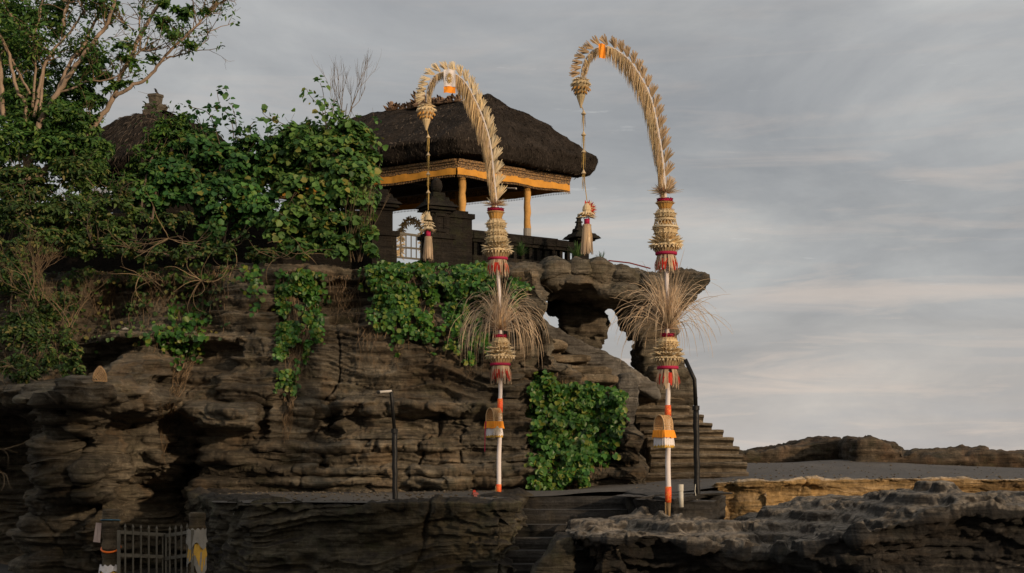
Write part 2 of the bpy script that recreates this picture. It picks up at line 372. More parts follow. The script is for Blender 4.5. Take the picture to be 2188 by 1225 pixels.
# sea and shore
me = np_mesh('sea_water', [(-3000, -400, -3.4), (3000, -400, -3.4), (3000, 5200, -3.4), (-3000, 5200, -3.4)], [(0, 1, 2, 3)])
struct('sea_water', me, M['sea'], False)
xs = np.linspace(-70, 70, 180); ys = np.linspace(-90, 34, 160); X, Y = np.meshgrid(xs, ys)
pp = np.stack([X.ravel(), Y.ravel(), np.zeros(X.size)], 1)
Z = -1.95+fbm(pp*.35, 5, 3)*.25
Z = Z-2.6*sst(38, 66, np.hypot(pp[:, 0], (pp[:, 1]-0)*.6))
struct('shore_ground', np_mesh('shore_ground', np.stack([pp[:, 0], pp[:, 1], Z], 1), grid_faces(180, 160)), M['sand'])

YN = 24.5
def pxx(px, Y=YN): return (px-CX)/F*Y
def pzz(py, Y=YN): return (HY-py)/F*Y
STAMPS = [  # px, py, rx, ry, depth change, edge power   (positive = hollow)
    (240, 990, 70, 250, -1.7, 4), (255, 850, 62, 30, -.5, 4), (110, 842, 130, 26, -1.3, 4), (60, 1060, 120, 175, 2.9, 4),
    (128, 960, 42, 110, -1.2, 3), (150, 880, 60, 20, -.9, 3),
    (392, 985, 84, 95, 1.7, 4), (455, 893, 100, 26, -.75, 3), (390, 1130, 75, 110, 2.2, 4), (420, 975, 90, 16, -.5, 4), (400, 1040, 100, 14, -.35, 4),
    (545, 800, 60, 115, -.45, 3), (540, 940, 70, 60, -.25, 3), (500, 640, 60, 60, -.3, 3),
    (880, 872, 250, 14, -.30, 4), (675, 905, 18, 28, .55, 3), (717, 902, 26, 38, .75, 3), (780, 895, 20, 20, .3, 2), (930, 905, 75, 24, .35, 3), (588, 895, 14, 34, .7, 3),
    (1040, 900, 20, 20, .25, 2), (850, 1005, 330, 9, -.22, 4), (850, 955, 330, 8, -.16, 4), (820, 1030, 340, 8, -.2, 4),
    (320, 716, 170, 10, -.45, 4), (330, 760, 160, 22, .35, 4), (300, 640, 170, 40, .6, 3),
    (1125, 620, 50, 80, -.75, 4), (1128, 700, 36, 60, -.2, 3), (1148, 860, 18, 150, .55, 4), (1250, 930, 90, 140, .45, 4),
    (1345, 905, 34, 70, -.35, 3), (1355, 835, 18, 26, -.45, 2), (1330, 1000, 90, 55, -.15, 4), (1290, 975, 100, 8, -.2, 4), (1300, 1010, 100, 7, -.2, 4),
    (660, 700, 25, 90, .2, 2), (720, 620, 60, 50, .35, 3), (1080, 780, 30, 60, -.2, 2),
    (600, 1010, 9, 7, .5, 2), (665, 1020, 7, 8, .5, 2), (700, 995, 9, 6, .4, 2), (1015, 1018, 7, 7, .4, 2), (960, 1020, 6, 6, .35, 2), (640, 1000, 5, 5, .3, 2),
]
def surf_base(x, z):
    px0 = x/YN*F+CX; py0 = HY-z/YN*F
    y = interp_np(py0, [(480, 26.4), (560, 25.5), (700, 24.9), (880, 24.35), (1060, 24.05), (1240, 24.2)])
    y = y+.7*sst(320, 150, px0)*sst(840, 780, py0)
    y = y+.9*sst(1110, 1165, px0)*sst(1060, 700, py0)*0
    for (a, b, rx, ry, d, k) in STAMPS:
        s = (YN+d)/YN
        a2 = CX+(a-CX)*s; b2 = HY+(b-HY)*s
        wx = 14*vnoise(np.stack([py0/22., np.full_like(py0, a), px0/60.], 1), 5)*min(1, rx/40.)
        r = (np.abs((px0+wx-a2)/rx)**k+np.abs((py0-b2+wx*.5*min(1, ry/30.))/ry)**k)
        y = y+d*np.exp(-r**1.6*.7)
    return y
def interp_np(v, pts): xs, ys = zip(*pts); return np.interp(v, xs, ys)
def strata(p, amp=1.0, seed=0, rgh=1.0):
    """layered, wind-cut relief; positive pushes the face outward"""
    x, y, z = p[:, 0], p[:, 1], p[:, 2]; w = fbm(np.stack([x*.5, y*.5, z*.5], 1), 3, seed+40)
    s1 = vnoise(np.stack([x*.35, y*.35, z*2.6+w*1.3], 1), seed+1); s2 = vnoise(np.stack([x*.7, y*.7, z*6.5+w*3], 1), seed+2)
    s3 = vnoise(np.stack([x*1.3, y*1.3, z*15+w*6], 1), seed+3)
    s2 = 1-2*np.abs(s2); s3 = 1-2*np.abs(s3)
    b = fbm(np.stack([x*1.1, y*1.1, z*1.1], 1), 4, seed+5); f = fbm(np.stack([x*5, y*5, z*6], 1), 4, seed+9)
    col = vnoise(np.stack([x*2.1, y*2.1, z*.35], 1), seed+12)
    pit = vnoise(np.stack([x*3.2, y*3.2, z*4.2], 1), seed+14); pit = np.clip(pit-.52, 0, 1)*2.2
    pa = np.clip(vnoise(np.stack([x*.6, y*.6, z*.8], 1), seed+15)+.15, 0, 1)
    def blocks(fx, fz, k):
        wx = .35*vnoise(np.stack([x*1.3, y*1.3, z*2.2], 1), seed+k); wz = .30*vnoise(np.stack([x*.9, y*.9, z*.6], 1), seed+k+1)+.10*f
        jz = np.floor(z*fz+wz*fz); jx = np.floor(x*fx+y*fx*.6+wx*fx+jz*.37); q = np.stack([jx+.5, jz+.5, np.zeros_like(jx)], 1)
        return (np.modf(np.abs(np.sin(q[:, 0]*127.1+q[:, 1]*311.7+seed)*43758.5))[0]-.5)*2
    blk = .048*blocks(.5, 2.8, 20)+.034*blocks(1.3, 8.0, 23)
    s1 = np.tanh(2.2*s1)*.8; crk = vnoise(np.stack([x*1.1+w*.8, y*1.1, z*.35], 1), seed+26); crk = -.16*np.exp(-(crk/.035)**2)*np.clip(vnoise(np.stack([x*.5, y*.5, z*.7], 1), seed+27)*2+.3, 0, 1)
    return amp*(blk+crk+.15*s1+.125*s2+.075*s3+.155*b+.085*f*rgh+.06*col-.6*pit*pa)
def normals_grid(V, nu, nv):
    G3 = V.reshape(nv, nu, 3); du = np.gradient(G3, axis=1); dv = np.gradient(G3, axis=0)
    n = np.cross(du, dv); n /= (np.linalg.norm(n, axis=2, keepdims=True)+1e-9); return n.reshape(-1, 3)

# the cliff the temple stands on
TOP = [(-160, 560), (0, 555), (300, 560), (480, 548), (640, 543), (740, 560), (900, 556), (1040, 560), (1085, 548), (1132, 548), (1146, 610), (1158, 700),
       (1172, 745),
       (1190, 770), (1240, 797), (1290, 822), (1328, 840), (1344, 910), (1356, 1016), (1368, 1040)]
def cliff_grid():
    nu = 760; nf = 330; nb = 46
    pxs = np.linspace(-160, 1376, nu); x = pxx(pxs); zt = pzz(interp_np(pxs, TOP)); zb = pzz(1330)
    t = np.linspace(0, 1, nf); Xf = np.tile(x, (nf, 1)); Zf = zb+(zt-zb)[None, :]*t[:, None]
    Yf = surf_base(Xf.ravel(), Zf.ravel()).reshape(nf, nu)
    Yf = Yf+.35*sst(.965, 1.0, t)[:, None]**2
    back = interp_np(pxs, [(-160, 44), (1130, 44), (1150, 29.3), (1190, 26.9), (1412, 26.6)])
    s = np.linspace(0, 1, nb+1)[1:]**1.6
    Yb = Yf[-1][None, :]+(back-Yf[-1])[None, :]*s[:, None]
    rise = interp_np(pxs, [(-160, .9), (1100, .75), (1145, .2), (1190, .0), (1412, 0)])
    Zb = zt[None, :]+rise[None, :]*sst(0, .35, s)[:, None]-2.5*sst(.88, 1, s)[:, None]*0
    Xb = np.tile(x, (nb, 1))*(Yb/Yf[-1][None, :])**.0
    V = np.stack([np.vstack([Xf, Xb]), np.vstack([Yf, Yb]), np.vstack([Zf, Zb])], -1).reshape(-1, 3)
    n = normals_grid(V, nu, nf+nb); d = strata(V)
    n[:, 2] *= .35
    amp = np.ones((nf+nb, nu)); amp[nf:] = .45; amp[:8] = .6
    V = V+n*(d*amp.ravel())[:, None]
    return V, nu, nf, nf+nb
CV, CNU, CNF, CNV = cliff_grid()
struct('cliff', np_mesh('cliff', CV, grid_faces(CNU, CNV)), M['cliff'])
CGX = CV.reshape(CNV, CNU, 3)[:CNF]
def cliff_at(px, py):
    """front surface point seen near these picture coordinates"""
    pu = np.clip(int((px+160)/1536*(CNU-1)), 0, CNU-1); best = None; bd = 1e9
    for u in range(max(0, pu-30), min(CNU, pu+31), 2):
        c = CGX[:, u]; qx = c[:, 0]/c[:, 1]*F+CX; qy = HY-c[:, 2]/c[:, 1]*F
        e = (qx-px)**2+(qy-py)**2; i = int(np.argmin(e))
        if e[i] < bd-9: bd = e[i]; best = c[i]
    return best

# blocks of rock: swept outline -> voxel remesh -> wind-cut relief
def rock_block(name, parts, m, voxel=.06, amp=1.0, seed=0, smooth=6, stru=True, zs=1.0, rgh=1.6):
    bm = bmesh.new()
    for pt in parts:
        if pt[0] == 'prism':            # front outline, back outline (world points)
            A, B = pt[1], pt[2]; va = [bm.verts.new(p) for p in A]; vb = [bm.verts.new(p) for p in B]; n = len(A)
            bm.faces.new(va); bm.faces.new(vb[::-1])
            for i in range(n): bm.faces.new((va[i], vb[i], vb[(i+1) % n], va[(i+1) % n]))
        else:                           # ellipsoid
            c, r = pt[1], pt[2]
            mtx = Matrix.Translation(c) @ Matrix.Diagonal((*r, 1)); bmesh.ops.create_icosphere(bm, subdivisions=3, radius=1, matrix=mtx)
    bmesh.ops.recalc_face_normals(bm, faces=bm.faces)
    me = bpy.data.meshes.new(name); bm.to_mesh(me); bm.free(); o = bpy.data.objects.new(name, me); COL.objects.link(o)
    r = o.modifiers.new('r', 'REMESH'); r.mode = 'VOXEL'; r.voxel_size = voxel
    s = o.modifiers.new('s', 'SMOOTH'); s.factor = .5; s.iterations = smooth
    dg = bpy.context.evaluated_depsgraph_get(); ev = o.evaluated_get(dg); me2 = bpy.data.meshes.new_from_object(ev)
    bpy.data.objects.remove(o); bpy.data.meshes.remove(me); me2.name = name
    n = len(me2.vertices); V = np.empty(n*3, dtype=np.float32); me2.vertices.foreach_get('co', V); V = V.reshape(-1, 3).astype(np.float64)
    NN = np.empty(n*3, dtype=np.float32); me2.vertex_normals.foreach_get('vector', NN); NN = NN.reshape(-1, 3).astype(np.float64)
    Vs = V*np.array([1, 1, zs]); V = V+NN*strata(Vs, amp, seed, rgh)[:, None]
    me2.vertices.foreach_set('co', V.astype(np.float32).ravel()); me2.update()
    ob = link(name, me2, m, None, True)
    if stru: tag(ob, kind='structure')
    return ob
def outline(pts, Y): return [P(px, py, Y) for px, py in pts]
def prism(pts, Y0, Y1, pts2=None):
    A = outline(pts, Y0)
    B = outline(pts2, Y1) if pts2 else [Vector((p.x, Y1, p.z)) for p in A]
    return ('prism', A, B)
def blob(px, py, Y, rx, ry, rd): s = Y/F; return ('blob', P(px, py, Y), (rx*s, rd, ry*s))

arch = [prism([(1150, 598), (1175, 572), (1215, 566), (1300, 572), (1400, 590), (1436, 640), (1330, 632), (1250, 626), (1165, 640)], 27.4, 31.5,
              [(1150, 590), (1175, 575), (1215, 565), (1300, 570), (1400, 590), (1436, 615), (1330, 622), (1250, 618), (1165, 620)]),
        blob(1190, 592, 27.3, 32, 30, .6), blob(1240, 590, 27.3, 30, 26, .6), blob(1275, 588, 27.4, 34, 30, .7), blob(1330, 598, 27.5, 40, 24, .7), blob(1385, 604, 27.6, 36, 22, .7),
        blob(1225, 612, 27.1, 60, 16, .6), blob(1310, 628, 27.1, 52, 18, .6),
        # right nose
        prism([(1395, 590), (1430, 576), (1484, 582), (1504, 594), (1490, 612), (1462, 636), (1430, 655), (1400, 650)], 27.8, 29.6),
        # middle pillar
        prism([(1222, 618), (1300, 618), (1286, 665), (1290, 700), (1280, 720), (1262, 770), (1215, 790), (1212, 730), (1212, 690), (1200, 640)], 28.2, 29.6),
        prism([(1175, 600), (1235, 600), (1235, 712), (1208, 718), (1202, 668), (1176, 658)], 29.2, 30.2),
        # right pillar
        prism([(1318, 612), (1440, 612), (1438, 700), (1455, 780), (1478, 820), (1480, 900), (1384, 880), (1376, 770), (1368, 716), (1346, 690)], 28.3, 29.9),
        prism([(1400, 790), (1468, 795), (1478, 850), (1474, 880), (1462, 930), (1400, 920)], 27.4, 29.5),
        # foot beneath the openings
        prism([(1120, 735), (1180, 745), (1300, 805), (1360, 830), (1480, 900), (1480, 1040), (1150, 1040)], 28.3, 30.5)]
rock_block('rock_arch', arch, M['arch'], .045, .50, 30, 2)
# parapet beside the upper steps
par = [prism([(1128, 668), (1160, 682), (1215, 716), (1280, 746), (1345, 782), (1402, 818), (1412, 856), (1350, 826), (1290, 792), (1220, 758), (1160, 725), (1128, 705)], 27.0, 27.5),
       prism([(1322, 800), (1350, 796), (1366, 812), (1362, 836), (1366, 862), (1350, 905), (1320, 905)], 26.0, 26.9)]
rock_block('rock_parapet', par, rock_mat('grey_parapet', (.06, .056, .05), (.17, .16, .145), (.32, .30, .27), (.2, .16, .11), .15, .3, .15), .04, .22, 33, 3)

# ground under the plaza
CP = [(x, y, z) for x, y, z in [
    (pxx(450, 18), 18, -.575), (pxx(800, 18), 18, -.575), (pxx(1100, 18), 18, -.575), (pxx(450, 24), 24, -.575), (pxx(800, 24), 24, -.575), (pxx(1110, 20.4), 20.4, -.565),
    (pxx(1130, 24), 24, -.56), (pxx(1340, 21), 21, -.50), (pxx(1340, 25), 25, -.46), (pxx(1500, 24.6), 24.6, -.37), (pxx(1600, 21.5), 21.5, -.385), (pxx(1600, 25), 25, -.33),
    (pxx(1850, 21.5), 21.5, -.37), (pxx(2188, 21.5), 21.5, -.35), (pxx(2400, 22), 22, -.35), (pxx(1830, 34), 34, -.05), (pxx(1600, 34), 34, -.13), (pxx(2000, 34), 34, -.2), (pxx(2188, 34), 34, -.31),
    (pxx(2500, 36), 36, -.35), (pxx(1830, 44), 44, .0), (pxx(1400, 40), 40, -.1), (pxx(2188, 44), 44, -.3)]]
CPa = np.array(CP)
def ground_z(x, y):
    d2 = (CPa[:, 0][None]-np.atleast_1d(x)[:, None])**2+(CPa[:, 1][None]-np.atleast_1d(y)[:, None])**2+.05
    w = d2**-1.6; return (w*CPa[:, 2][None]).sum(1)/w.sum(1)
def plaza():
    # edge runs: left platform rim, back to the sunken steps, round them, out along the ochre bank
    nu, nv = 420, 120; pxs = np.linspace(430, 2500, nu)
    near = interp_np(pxs, [(430, 21.5), (455, 18.6), (600, 18.05), (900, 18.1), (1080, 17.9), (1100, 18.3), (1112, 20.5), (1338, 20.75), (1350, 20.4), (1520, 20.6), (1560, 21.3), (2500, 21.3)])
    # columns keep a constant x
    nearp = near; x = (pxs-CX)/F*nearp
    x = np.maximum.accumulate(x); far = np.full(nu, 48.0)
    t = np.linspace(0, 1, nv)**1.5
    Y = nearp[None]+(far-nearp)[None]*t[:, None]; X = np.tile(x, (nv, 1))*(1+(Y/nearp[None]-1)*.9*(pxs[None] > 1300))
    p = np.stack([X.ravel(), Y.ravel()], 1); Z = ground_z(p[:, 0], p[:, 1])
    Z = Z+fbm(np.stack([p[:, 0]*1.2, p[:, 1]*1.2, 0*p[:, 0]], 1), 4, 60)*.018
    V = np.stack([p[:, 0], p[:, 1], Z], 1)
    return np_mesh('worn_path', V, grid_faces(nu, nv))
struct('path', plaza(), M['path'])

def bank(name, line, ztop, zbot, m, amp=.6, seed=0, nu=400, nf=90, back=2.0, lip=.12, undercut=0.0, brise=0.0, nb=24, bw=None, rgh=1.0, terr=0.0):
    """rock face along a plan line [(x,y)..], its top running back from the rim"""
    L_ = np.array(line, dtype=float); seg = np.hypot(*(L_[1:]-L_[:-1]).T); s = np.concatenate([[0], np.cumsum(seg)]); u = np.linspace(0, s[-1], nu)
    x = np.interp(u, s, L_[:, 0]); y = np.interp(u, s, L_[:, 1])
    for _ in range(6): x[1:-1] = (x[:-2]+2*x[1:-1]+x[2:])/4; y[1:-1] = (y[:-2]+2*y[1:-1]+y[2:])/4
    tx = np.gradient(x); ty = np.gradient(y); l = np.hypot(tx, ty); nx, ny = -ty/l, tx/l          # towards the rock
    zt = np.interp(u, s, ztop) if hasattr(ztop, '__len__') else np.full(nu, float(ztop))
    zb = np.full(nu, float(zbot)); t = np.linspace(0, 1, nf)
    off = undercut*np.sin(np.pi*np.clip(1-t, 0, 1)**.8)[:, None]
    X = x[None]+nx[None]*off; Y = y[None]+ny[None]*off; Z = zb[None]+(zt-zb)[None]*t[:, None]
    bk = np.interp(u, s, back) if hasattr(back, '__len__') else np.full(nu, float(back))
    br = np.interp(u, s, brise) if hasattr(brise, '__len__') else np.full(nu, float(brise))
    q = (np.linspace(0, 1, nb+1)[1:]**1.3)[:, None]
    kx, ky = (nx, ny) if bw is None else (np.full(nu, bw[0]), np.full(nu, bw[1]))
    X2 = x[None]+kx[None]*bk[None]*q; Y2 = y[None]+ky[None]*bk[None]*q; Z2 = zt[None]+lip*sst(0, .08, q)*0+br[None]*q
    V = np.stack([np.vstack([X, X2]), np.vstack([Y, Y2]), np.vstack([Z, Z2])], -1).reshape(-1, 3)
    n = normals_grid(V, nu, nf+nb); a = np.ones((nf+nb, nu)); a[nf:] = np.linspace(.8, .35, nb)[:, None]
    V = V+n*((strata(V, amp, seed, rgh)+.035*amp*(rgh-1)*fbm(V*14, 3, seed+50))*a.ravel())[:, None]
    if terr:
        G_ = V.reshape(nf+nb, nu, 3); T = G_[nf-6:]; q = T.reshape(-1, 3); w = fbm(q*np.array([.9, .9, 0]), 4, seed+70).reshape(T.shape[:2]); e = np.clip(np.arange(T.shape[0])/14., 0, 1)[:, None]
        z = T[..., 2]+.30*w*e; h = terr; k = z/h; fr = k-np.floor(k); z2 = (np.floor(k)+sst(.15, .80, fr)**1.5)*h; T[..., 2] = z*(1-.8*e)+z2*.8*e+.012*fbm(q*9, 3, seed+71).reshape(w.shape)
        V = G_.reshape(-1, 3)
    return struct(name, np_mesh(name, V, grid_faces(nu, nf+nb)), m)
def L2(*pts): return [(pxx(px, Y), Y) for px, Y in pts]
# face below the left platform
bank('platform_rock_face', L2((400, 24.5), (432, 21.5), (458, 18.9), (520, 18.1), (700, 17.95), (900, 18.05), (1075, 17.8), (1104, 18.2), (1112, 20.4), (1112, 21.0)),
     [-.60]*10, -2.3, M['plat'], .60, 71, 620, 140, back=.9, undercut=.18, rgh=1.7)
# ochre bank at the right of the path
bank('ochre_bank', L2((1508, 21.2), (1530, 20.7), (1640, 20.5), (1760, 20.8), (1900, 21.2), (2060, 21.3), (2300, 21.3)),
     [-.50, -.375, -.345, -.345, -.315, -.335, -.34], -1.25, M['gold'], .36, 77, 520, 70, back=.5, undercut=.12, rgh=1.8)
# dark shore rocks in front
bank('shore_rock', L2((1216, 19.5), (1212, 17.4), (1230, 16.6), (1300, 16.3), (1420, 16.5), (1540, 16.2), (1640, 15.8), (1720, 15.2), (1850, 14.7), (2050, 14.6), (2400, 14.4)),
     [-1.0, -.96, -.92, -.89, -.90, -1.02, -1.05, -.98, -.78, -.50, -.50], -2.4, M['fore'], .44, 81, 620, 130,
     back=[.5, .9, 1.5, 2.3, 3.2, 4.5, 4.9, 5.2, 5.6, 5.4, 5.4], brise=[.05, .1, .15, .17, .17, .16, .13, .10, .02, .03, .03], undercut=.45, nb=190, bw=(0, 1), rgh=2.2, terr=.13)
bank('low_shelf_rock', L2((1334, 21.2), (1336, 20.3), (1350, 19.4), (1440, 18.9), (1525, 19.2), (1545, 20.2), (1550, 21.5)),
     [-.56, -.56, -.56, -.58, -.60, -.58, -.55], -1.3, M['shelf'], .22, 85, 260, 40, back=1.4, brise=.07, undercut=.06)
# rock spur beside the sunken steps
rock_block('rock_spur', [prism([(1140, 1222), (1165, 1195), (1186, 1160), (1200, 1148), (1222, 1146), (1230, 1180), (1230, 1300), (1110, 1300)], 16.8, 17.8)], M['plat'], .04, .22, 90, 2)
# low rocks closing the plaza
def far_rock(name, prof, Y0, Y1, seed, m=None):
    top = [(a, b) for a, b in prof]; x0, x1 = top[0][0], top[-1][0]
    rock_block(name, [prism(top+[(x1, 1030), (x0, 1030)], Y0, Y1)], m or M['far'], .06, .50, seed, 1)
far_rock('far_rocks', [(1560, 978), (1620, 968), (1680, 962), (1715, 952), (1740, 950), (1780, 945), (1800, 941), (1830, 950), (1850, 960)], 34.5, 36.5, 101)
far_rock('far_rocks', [(1834, 950), (1838, 944), (1868, 942), (1880, 950), (1900, 957), (1930, 966), (2000, 972), (2060, 970), (2100, 967), (2130, 974), (2250, 976), (2420, 976)], 32.6, 34.2, 105)
far_rock('far_rocks', [(1880, 956), (1915, 955), (1935, 962), (1945, 972), (1970, 980)], 35.5, 36.6, 109)
# unseen mainland bluff added behind the camera, ridge shaped to shade left and lower rocks
def bluff():
    nu, nv = 150, 40; u = np.linspace(-60, 120, nu); v = np.linspace(0, 1, nv); U, Vv = np.meshgrid(u, v)
    rg = interp_np(u, [(-60, 2), (10, 3), (20, 12), (25, 17.4), (31.0, 17.0), (33.5, 13.0), (35.5, 10.0), (44, 9.4), (60, 9.0), (75, 6), (120, 3)])+.5*fbm(np.stack([u*.5, 0*u, 0*u], 1), 3, 5)
    Y = -16-8*Vv; Z = -2.4+(rg[None]+2.4)*sst(0, .75, Vv)
    V = np.stack([U.ravel(), Y.ravel(), Z.ravel()], 1); V[:, 1] += fbm(V*.25, 3, 8)*2
    struct('shade_hill', np_mesh('shade_hill', V, grid_faces(nu, nv)), M['cliff'])
bluff()

# ---------------------------------------------------------------- staircase up the rock
def rough_slab(mb, x0, x1, y0, y1, z0, z1, seed, n=26, jag=.03):
    """one worn rock step: wavy nose, rounded edge"""
    xs = np.linspace(x0, x1, n); q = np.stack([xs*1.7, np.full(n, seed*3.1), np.zeros(n)], 1)
    dy = fbm(q, 3, seed)*jag*1.6; dz = fbm(q+9, 3, seed)*jag*.9
    q2 = np.stack([xs*6, np.full(n, seed*1.1), np.zeros(n)], 1); dy += fbm(q2, 2, seed+3)*jag*.5; dz += fbm(q2+5, 2, seed)*jag*.35
    prof = [(.06, -.05), (.06, .0), (.055, .42), (.0, .58), (-.05, .70), (-.055, .88), (-.01, 1.0), (1.0, 1.0)]
    vs = []; fs = []; m = len(prof)
    for i in range(n):
        e = 1+.8*max(0, 1-min(i, n-1-i)/1.5)
        for a, b in prof:
            yy = y0+dy[i]+(a if a < .5 else (y1-y0)); zz = z0+(z1-z0)*b+(dz[i] if b > .5 else 0)
            vs.append((xs[i], yy+.03*(e-1), zz-.01*(e-1)))
    for i in range(n-1):
        for j in range(m-1): fs.append((i*m+j, (i+1)*m+j, (i+1)*m+j+1, i*m+j+1))
    fs.append(tuple(range(m))); fs.append(tuple((n-1)*m+j for j in range(m-1, -1, -1)))
    mb.add(vs, fs)
st = empty('rock_staircase', P(1490, 1022, 25.0), 'worn rock stairs climbing from the path to the natural arch', 'staircase')
tops = [1010, 987, 970, 952, 934, 918, 902, 887, 868, 847, 829.5, 812]
lft = [1380, 1398, 1400, 1398, 1392, 1384, 1376, 1368, 1360, 1352, 1352, 1350]
rgt = [1600, 1596, 1588, 1580, 1568, 1546, 1522, 1504, 1473, 1472, 1470, 1462]
zprev = P(0, 1026, 25.0).z-.1
for i, py in enumerate(tops):
    Y0 = 25.0+.27*i; z = P(0, py, Y0).z; mb = MB()
    rough_slab(mb, pxx(lft[i]-8, Y0), pxx(rgt[i], Y0), Y0, 29.2, zprev-.02, z, 100+i); zprev = z
    mb.box(((pxx(lft[i]-4, Y0)+pxx(rgt[i]-3, Y0))/2, (Y0+.12+29.1)/2, (zprev-.1-.6)/2), (pxx(rgt[i]-3, Y0)-pxx(lft[i]-4, Y0), 29.1-Y0-.12, zprev-.1+.6))
    mb.build('step', M['stair'], st, False)
M['upstep'] = rock_mat('worn_tan_step', (.05, .042, .03), (.24, .195, .135), (.52, .43, .31), (.34, .22, .12), .3, .2, .1)
# upper flight running up to the left behind the cliff edge
up = empty('upper_rock_staircase', P(1230, 800, 25.6), 'broad rounded rock steps climbing left along the diagonal rock parapet', 'staircase')
for i, (x0, x1, py, Y0) in enumerate([(1205, 1322, 800, 25.2), (1160, 1308, 783, 25.5), (1120, 1262, 757, 25.8), (1095, 1212, 728, 26.1), (1080, 1172, 702, 26.4)]):
    ob = rock_block('step', [prism([(x0, py-4), (x1-20, py), (x1, py+5), (x1-3, py+17), (x0, py+15)], Y0, 27.2), prism([(x0-10, py+10), (x1-16, py+12), (x1-14, py+80), (x0-10, py+80)], Y0+.50, 27.2)], M['upstep'], .03, .09, 150+i, 0, False); ob.parent = up; ob.data.transform(Matrix.Translation(-up.location))
# sunken steps that go down towards the camera
sk = empty('sunken_steps', P(1220, 1090, 20.0), 'dark concrete steps descending between the platform and the shore rock', 'steps')
for i, py in enumerate([1061, 1089, 1121, 1150, 1177, 1206, 1236]):
    Y0 = 20.6-.33*i; z1 = P(0, py, Y0).z
    mb = MB(); rough_slab(mb, pxx(1085-6*i, Y0), pxx(1350-3*i, Y0), Y0, 21.6, z1-.7, z1, 160+i, 20, .008); mb.build('step', M['shelf'], sk, False)

# ---------------------------------------------------------------- pavilion with thatched roof
D1 = Vector((math.cos(R(38)), math.sin(R(38)), 0)); D2 = Vector((-math.cos(R(32)), math.sin(R(32)), 0))
C0 = Vector((-1.14, 29.5, 6.27))
def pav(a, b, z=0.0): p = C0+D1*a+D2*b; return Vector((p.x, p.y, z if z else C0.z))
def roof_mesh(C0, D1, D2, Wd, Ln, ze, zr, r0, r1, seed, thick=.36, nper=340, bulge=.05):
    per = []
    for t in np.linspace(0, 1, nper, endpoint=False):
        s = t*2*(Wd+Ln)
        if s < Wd: a, b = s, 0
        elif s < Wd+Ln: a, b = Wd, s-Wd
        elif s < 2*Wd+Ln: a, b = 2*Wd+Ln-s, Ln
        else: a, b = 0, 2*(Wd+Ln)-s
        # rounded corners
        ca, cb = min(max(a, .2), Wd-.2), min(max(b, .2), Ln-.2); v = Vector((a-ca, b-cb)); 
        if v.length > .2: v = v.normalized()*.2
        per.append((ca+v.x, cb+v.y))
    prof = [(s, 0) for s in np.linspace(0, 1, 26)]+[(1.015, -.16), (1.0, -.30), (.975, -.62), (.93, -.92), (.88, -1.0), (.5, -1.0), (.05, -1.0)]
    V = []
    for s, dz in prof:
        for a, b in per:
            ra, rb = Wd/2, r0+(r1-r0)*min(max((b-.0)/Ln, 0), 1)
            q = C0+D1*(ra+(a-ra)*s)+D2*(rb+(b-rb)*s); sl = min(s, 1)
            z = zr+(ze-zr)*(sl**1.08)+bulge*math.sin(math.pi*sl)
            if dz: z = ze+thick*dz*1.0+(0 if s > .9 else (.9-s)*.55*(zr-ze)*.0)
            V.append((q.x, q.y, z))
    V = np.array(V); n = normals_grid(V, nper, len(prof)); d = fbm(V*1.3, 4, seed)*.09+fbm(V*4, 4, seed+4)*.06
    m = np.ones(len(V)); m[-2*nper:] = 0
    V = V+n*(d*m)[:, None]
    F4 = []
    for i in range(len(prof)-1):
        for j in range(nper): j2 = (j+1) % nper; F4.append((i*nper+j, (i+1)*nper+j, (i+1)*nper+j2, i*nper+j2))
    return V, np.array(F4), nper, len(prof)
def fibres(V, nper, nr, count, ln, seed, eave_extra=1500, wid=.0075):
    rs = np.random.RandomState(seed); T = V.reshape(nr, nper, 3); vs = []; fs = []
    for k in range(count+eave_extra):
        i = rs.randint(1, 26) if k < count else rs.randint(25, 30); j = rs.randint(nper)
        p = T[i, j]; q = T[i+1, j]; d = q-p; l = np.linalg.norm(d)+1e-6; d = d/l
        o = p+(T[i, (j+1) % nper]-p)*rs.rand()+(q-p)*rs.rand(); c = T[:20].mean((0, 1)); out = o-c; out[2] = abs(out[2])*.3+.4; out /= np.linalg.norm(out)
        d = d+out*rs.uniform(-.02, .16)+rs.normal(0, .13, 3); s = np.cross(d, out); s /= np.linalg.norm(s)+1e-6
        L_ = ln*rs.uniform(.5, 1.4); w = wid*rs.uniform(.6, 1.6); b = len(vs)
        vs += [o-s*w, o+s*w, o+d*L_*.6+s*w*.5, o+d*L_+np.array([0, 0, -.25*L_])]; fs.append((b, b+1, b+2, b+3))
    return np.array(vs), np.array(fs)
Wd, Ln = 3.95, 6.0
ze, zr = C0.z+.44, 7.96
pv = empty('thatched_pavilion', pav(1.75, 3, 3.9), 'open temple pavilion with black thatched hip roof and orange valance above the cliff', 'pavilion')
RV, RF, rn, rr = roof_mesh(C0, D1, D2, Wd, Ln, ze, zr, 1.05, 4.7, 51)
ro = link('roof', np_mesh('roof', RV, RF), M['thatch'], pv, True)
fv, ff = fibres(RV, rn, rr, 7000, .06, 5, 3500)
link('thatch_fringe', np_mesh('thatch_fringe', fv, ff), M['fibre'], ro)
def pbox(mb, a0, b0, a1, b1, z, w, h): mb.beam(pav(a0, b0, z), pav(a1, b1, z), w, h)
ins = .42; zf = C0.z-.02
fas = MB(); fa2 = MB()
cs = [(ins, ins), (Wd-ins, ins), (Wd-ins, Ln-ins), (ins, Ln-ins)]
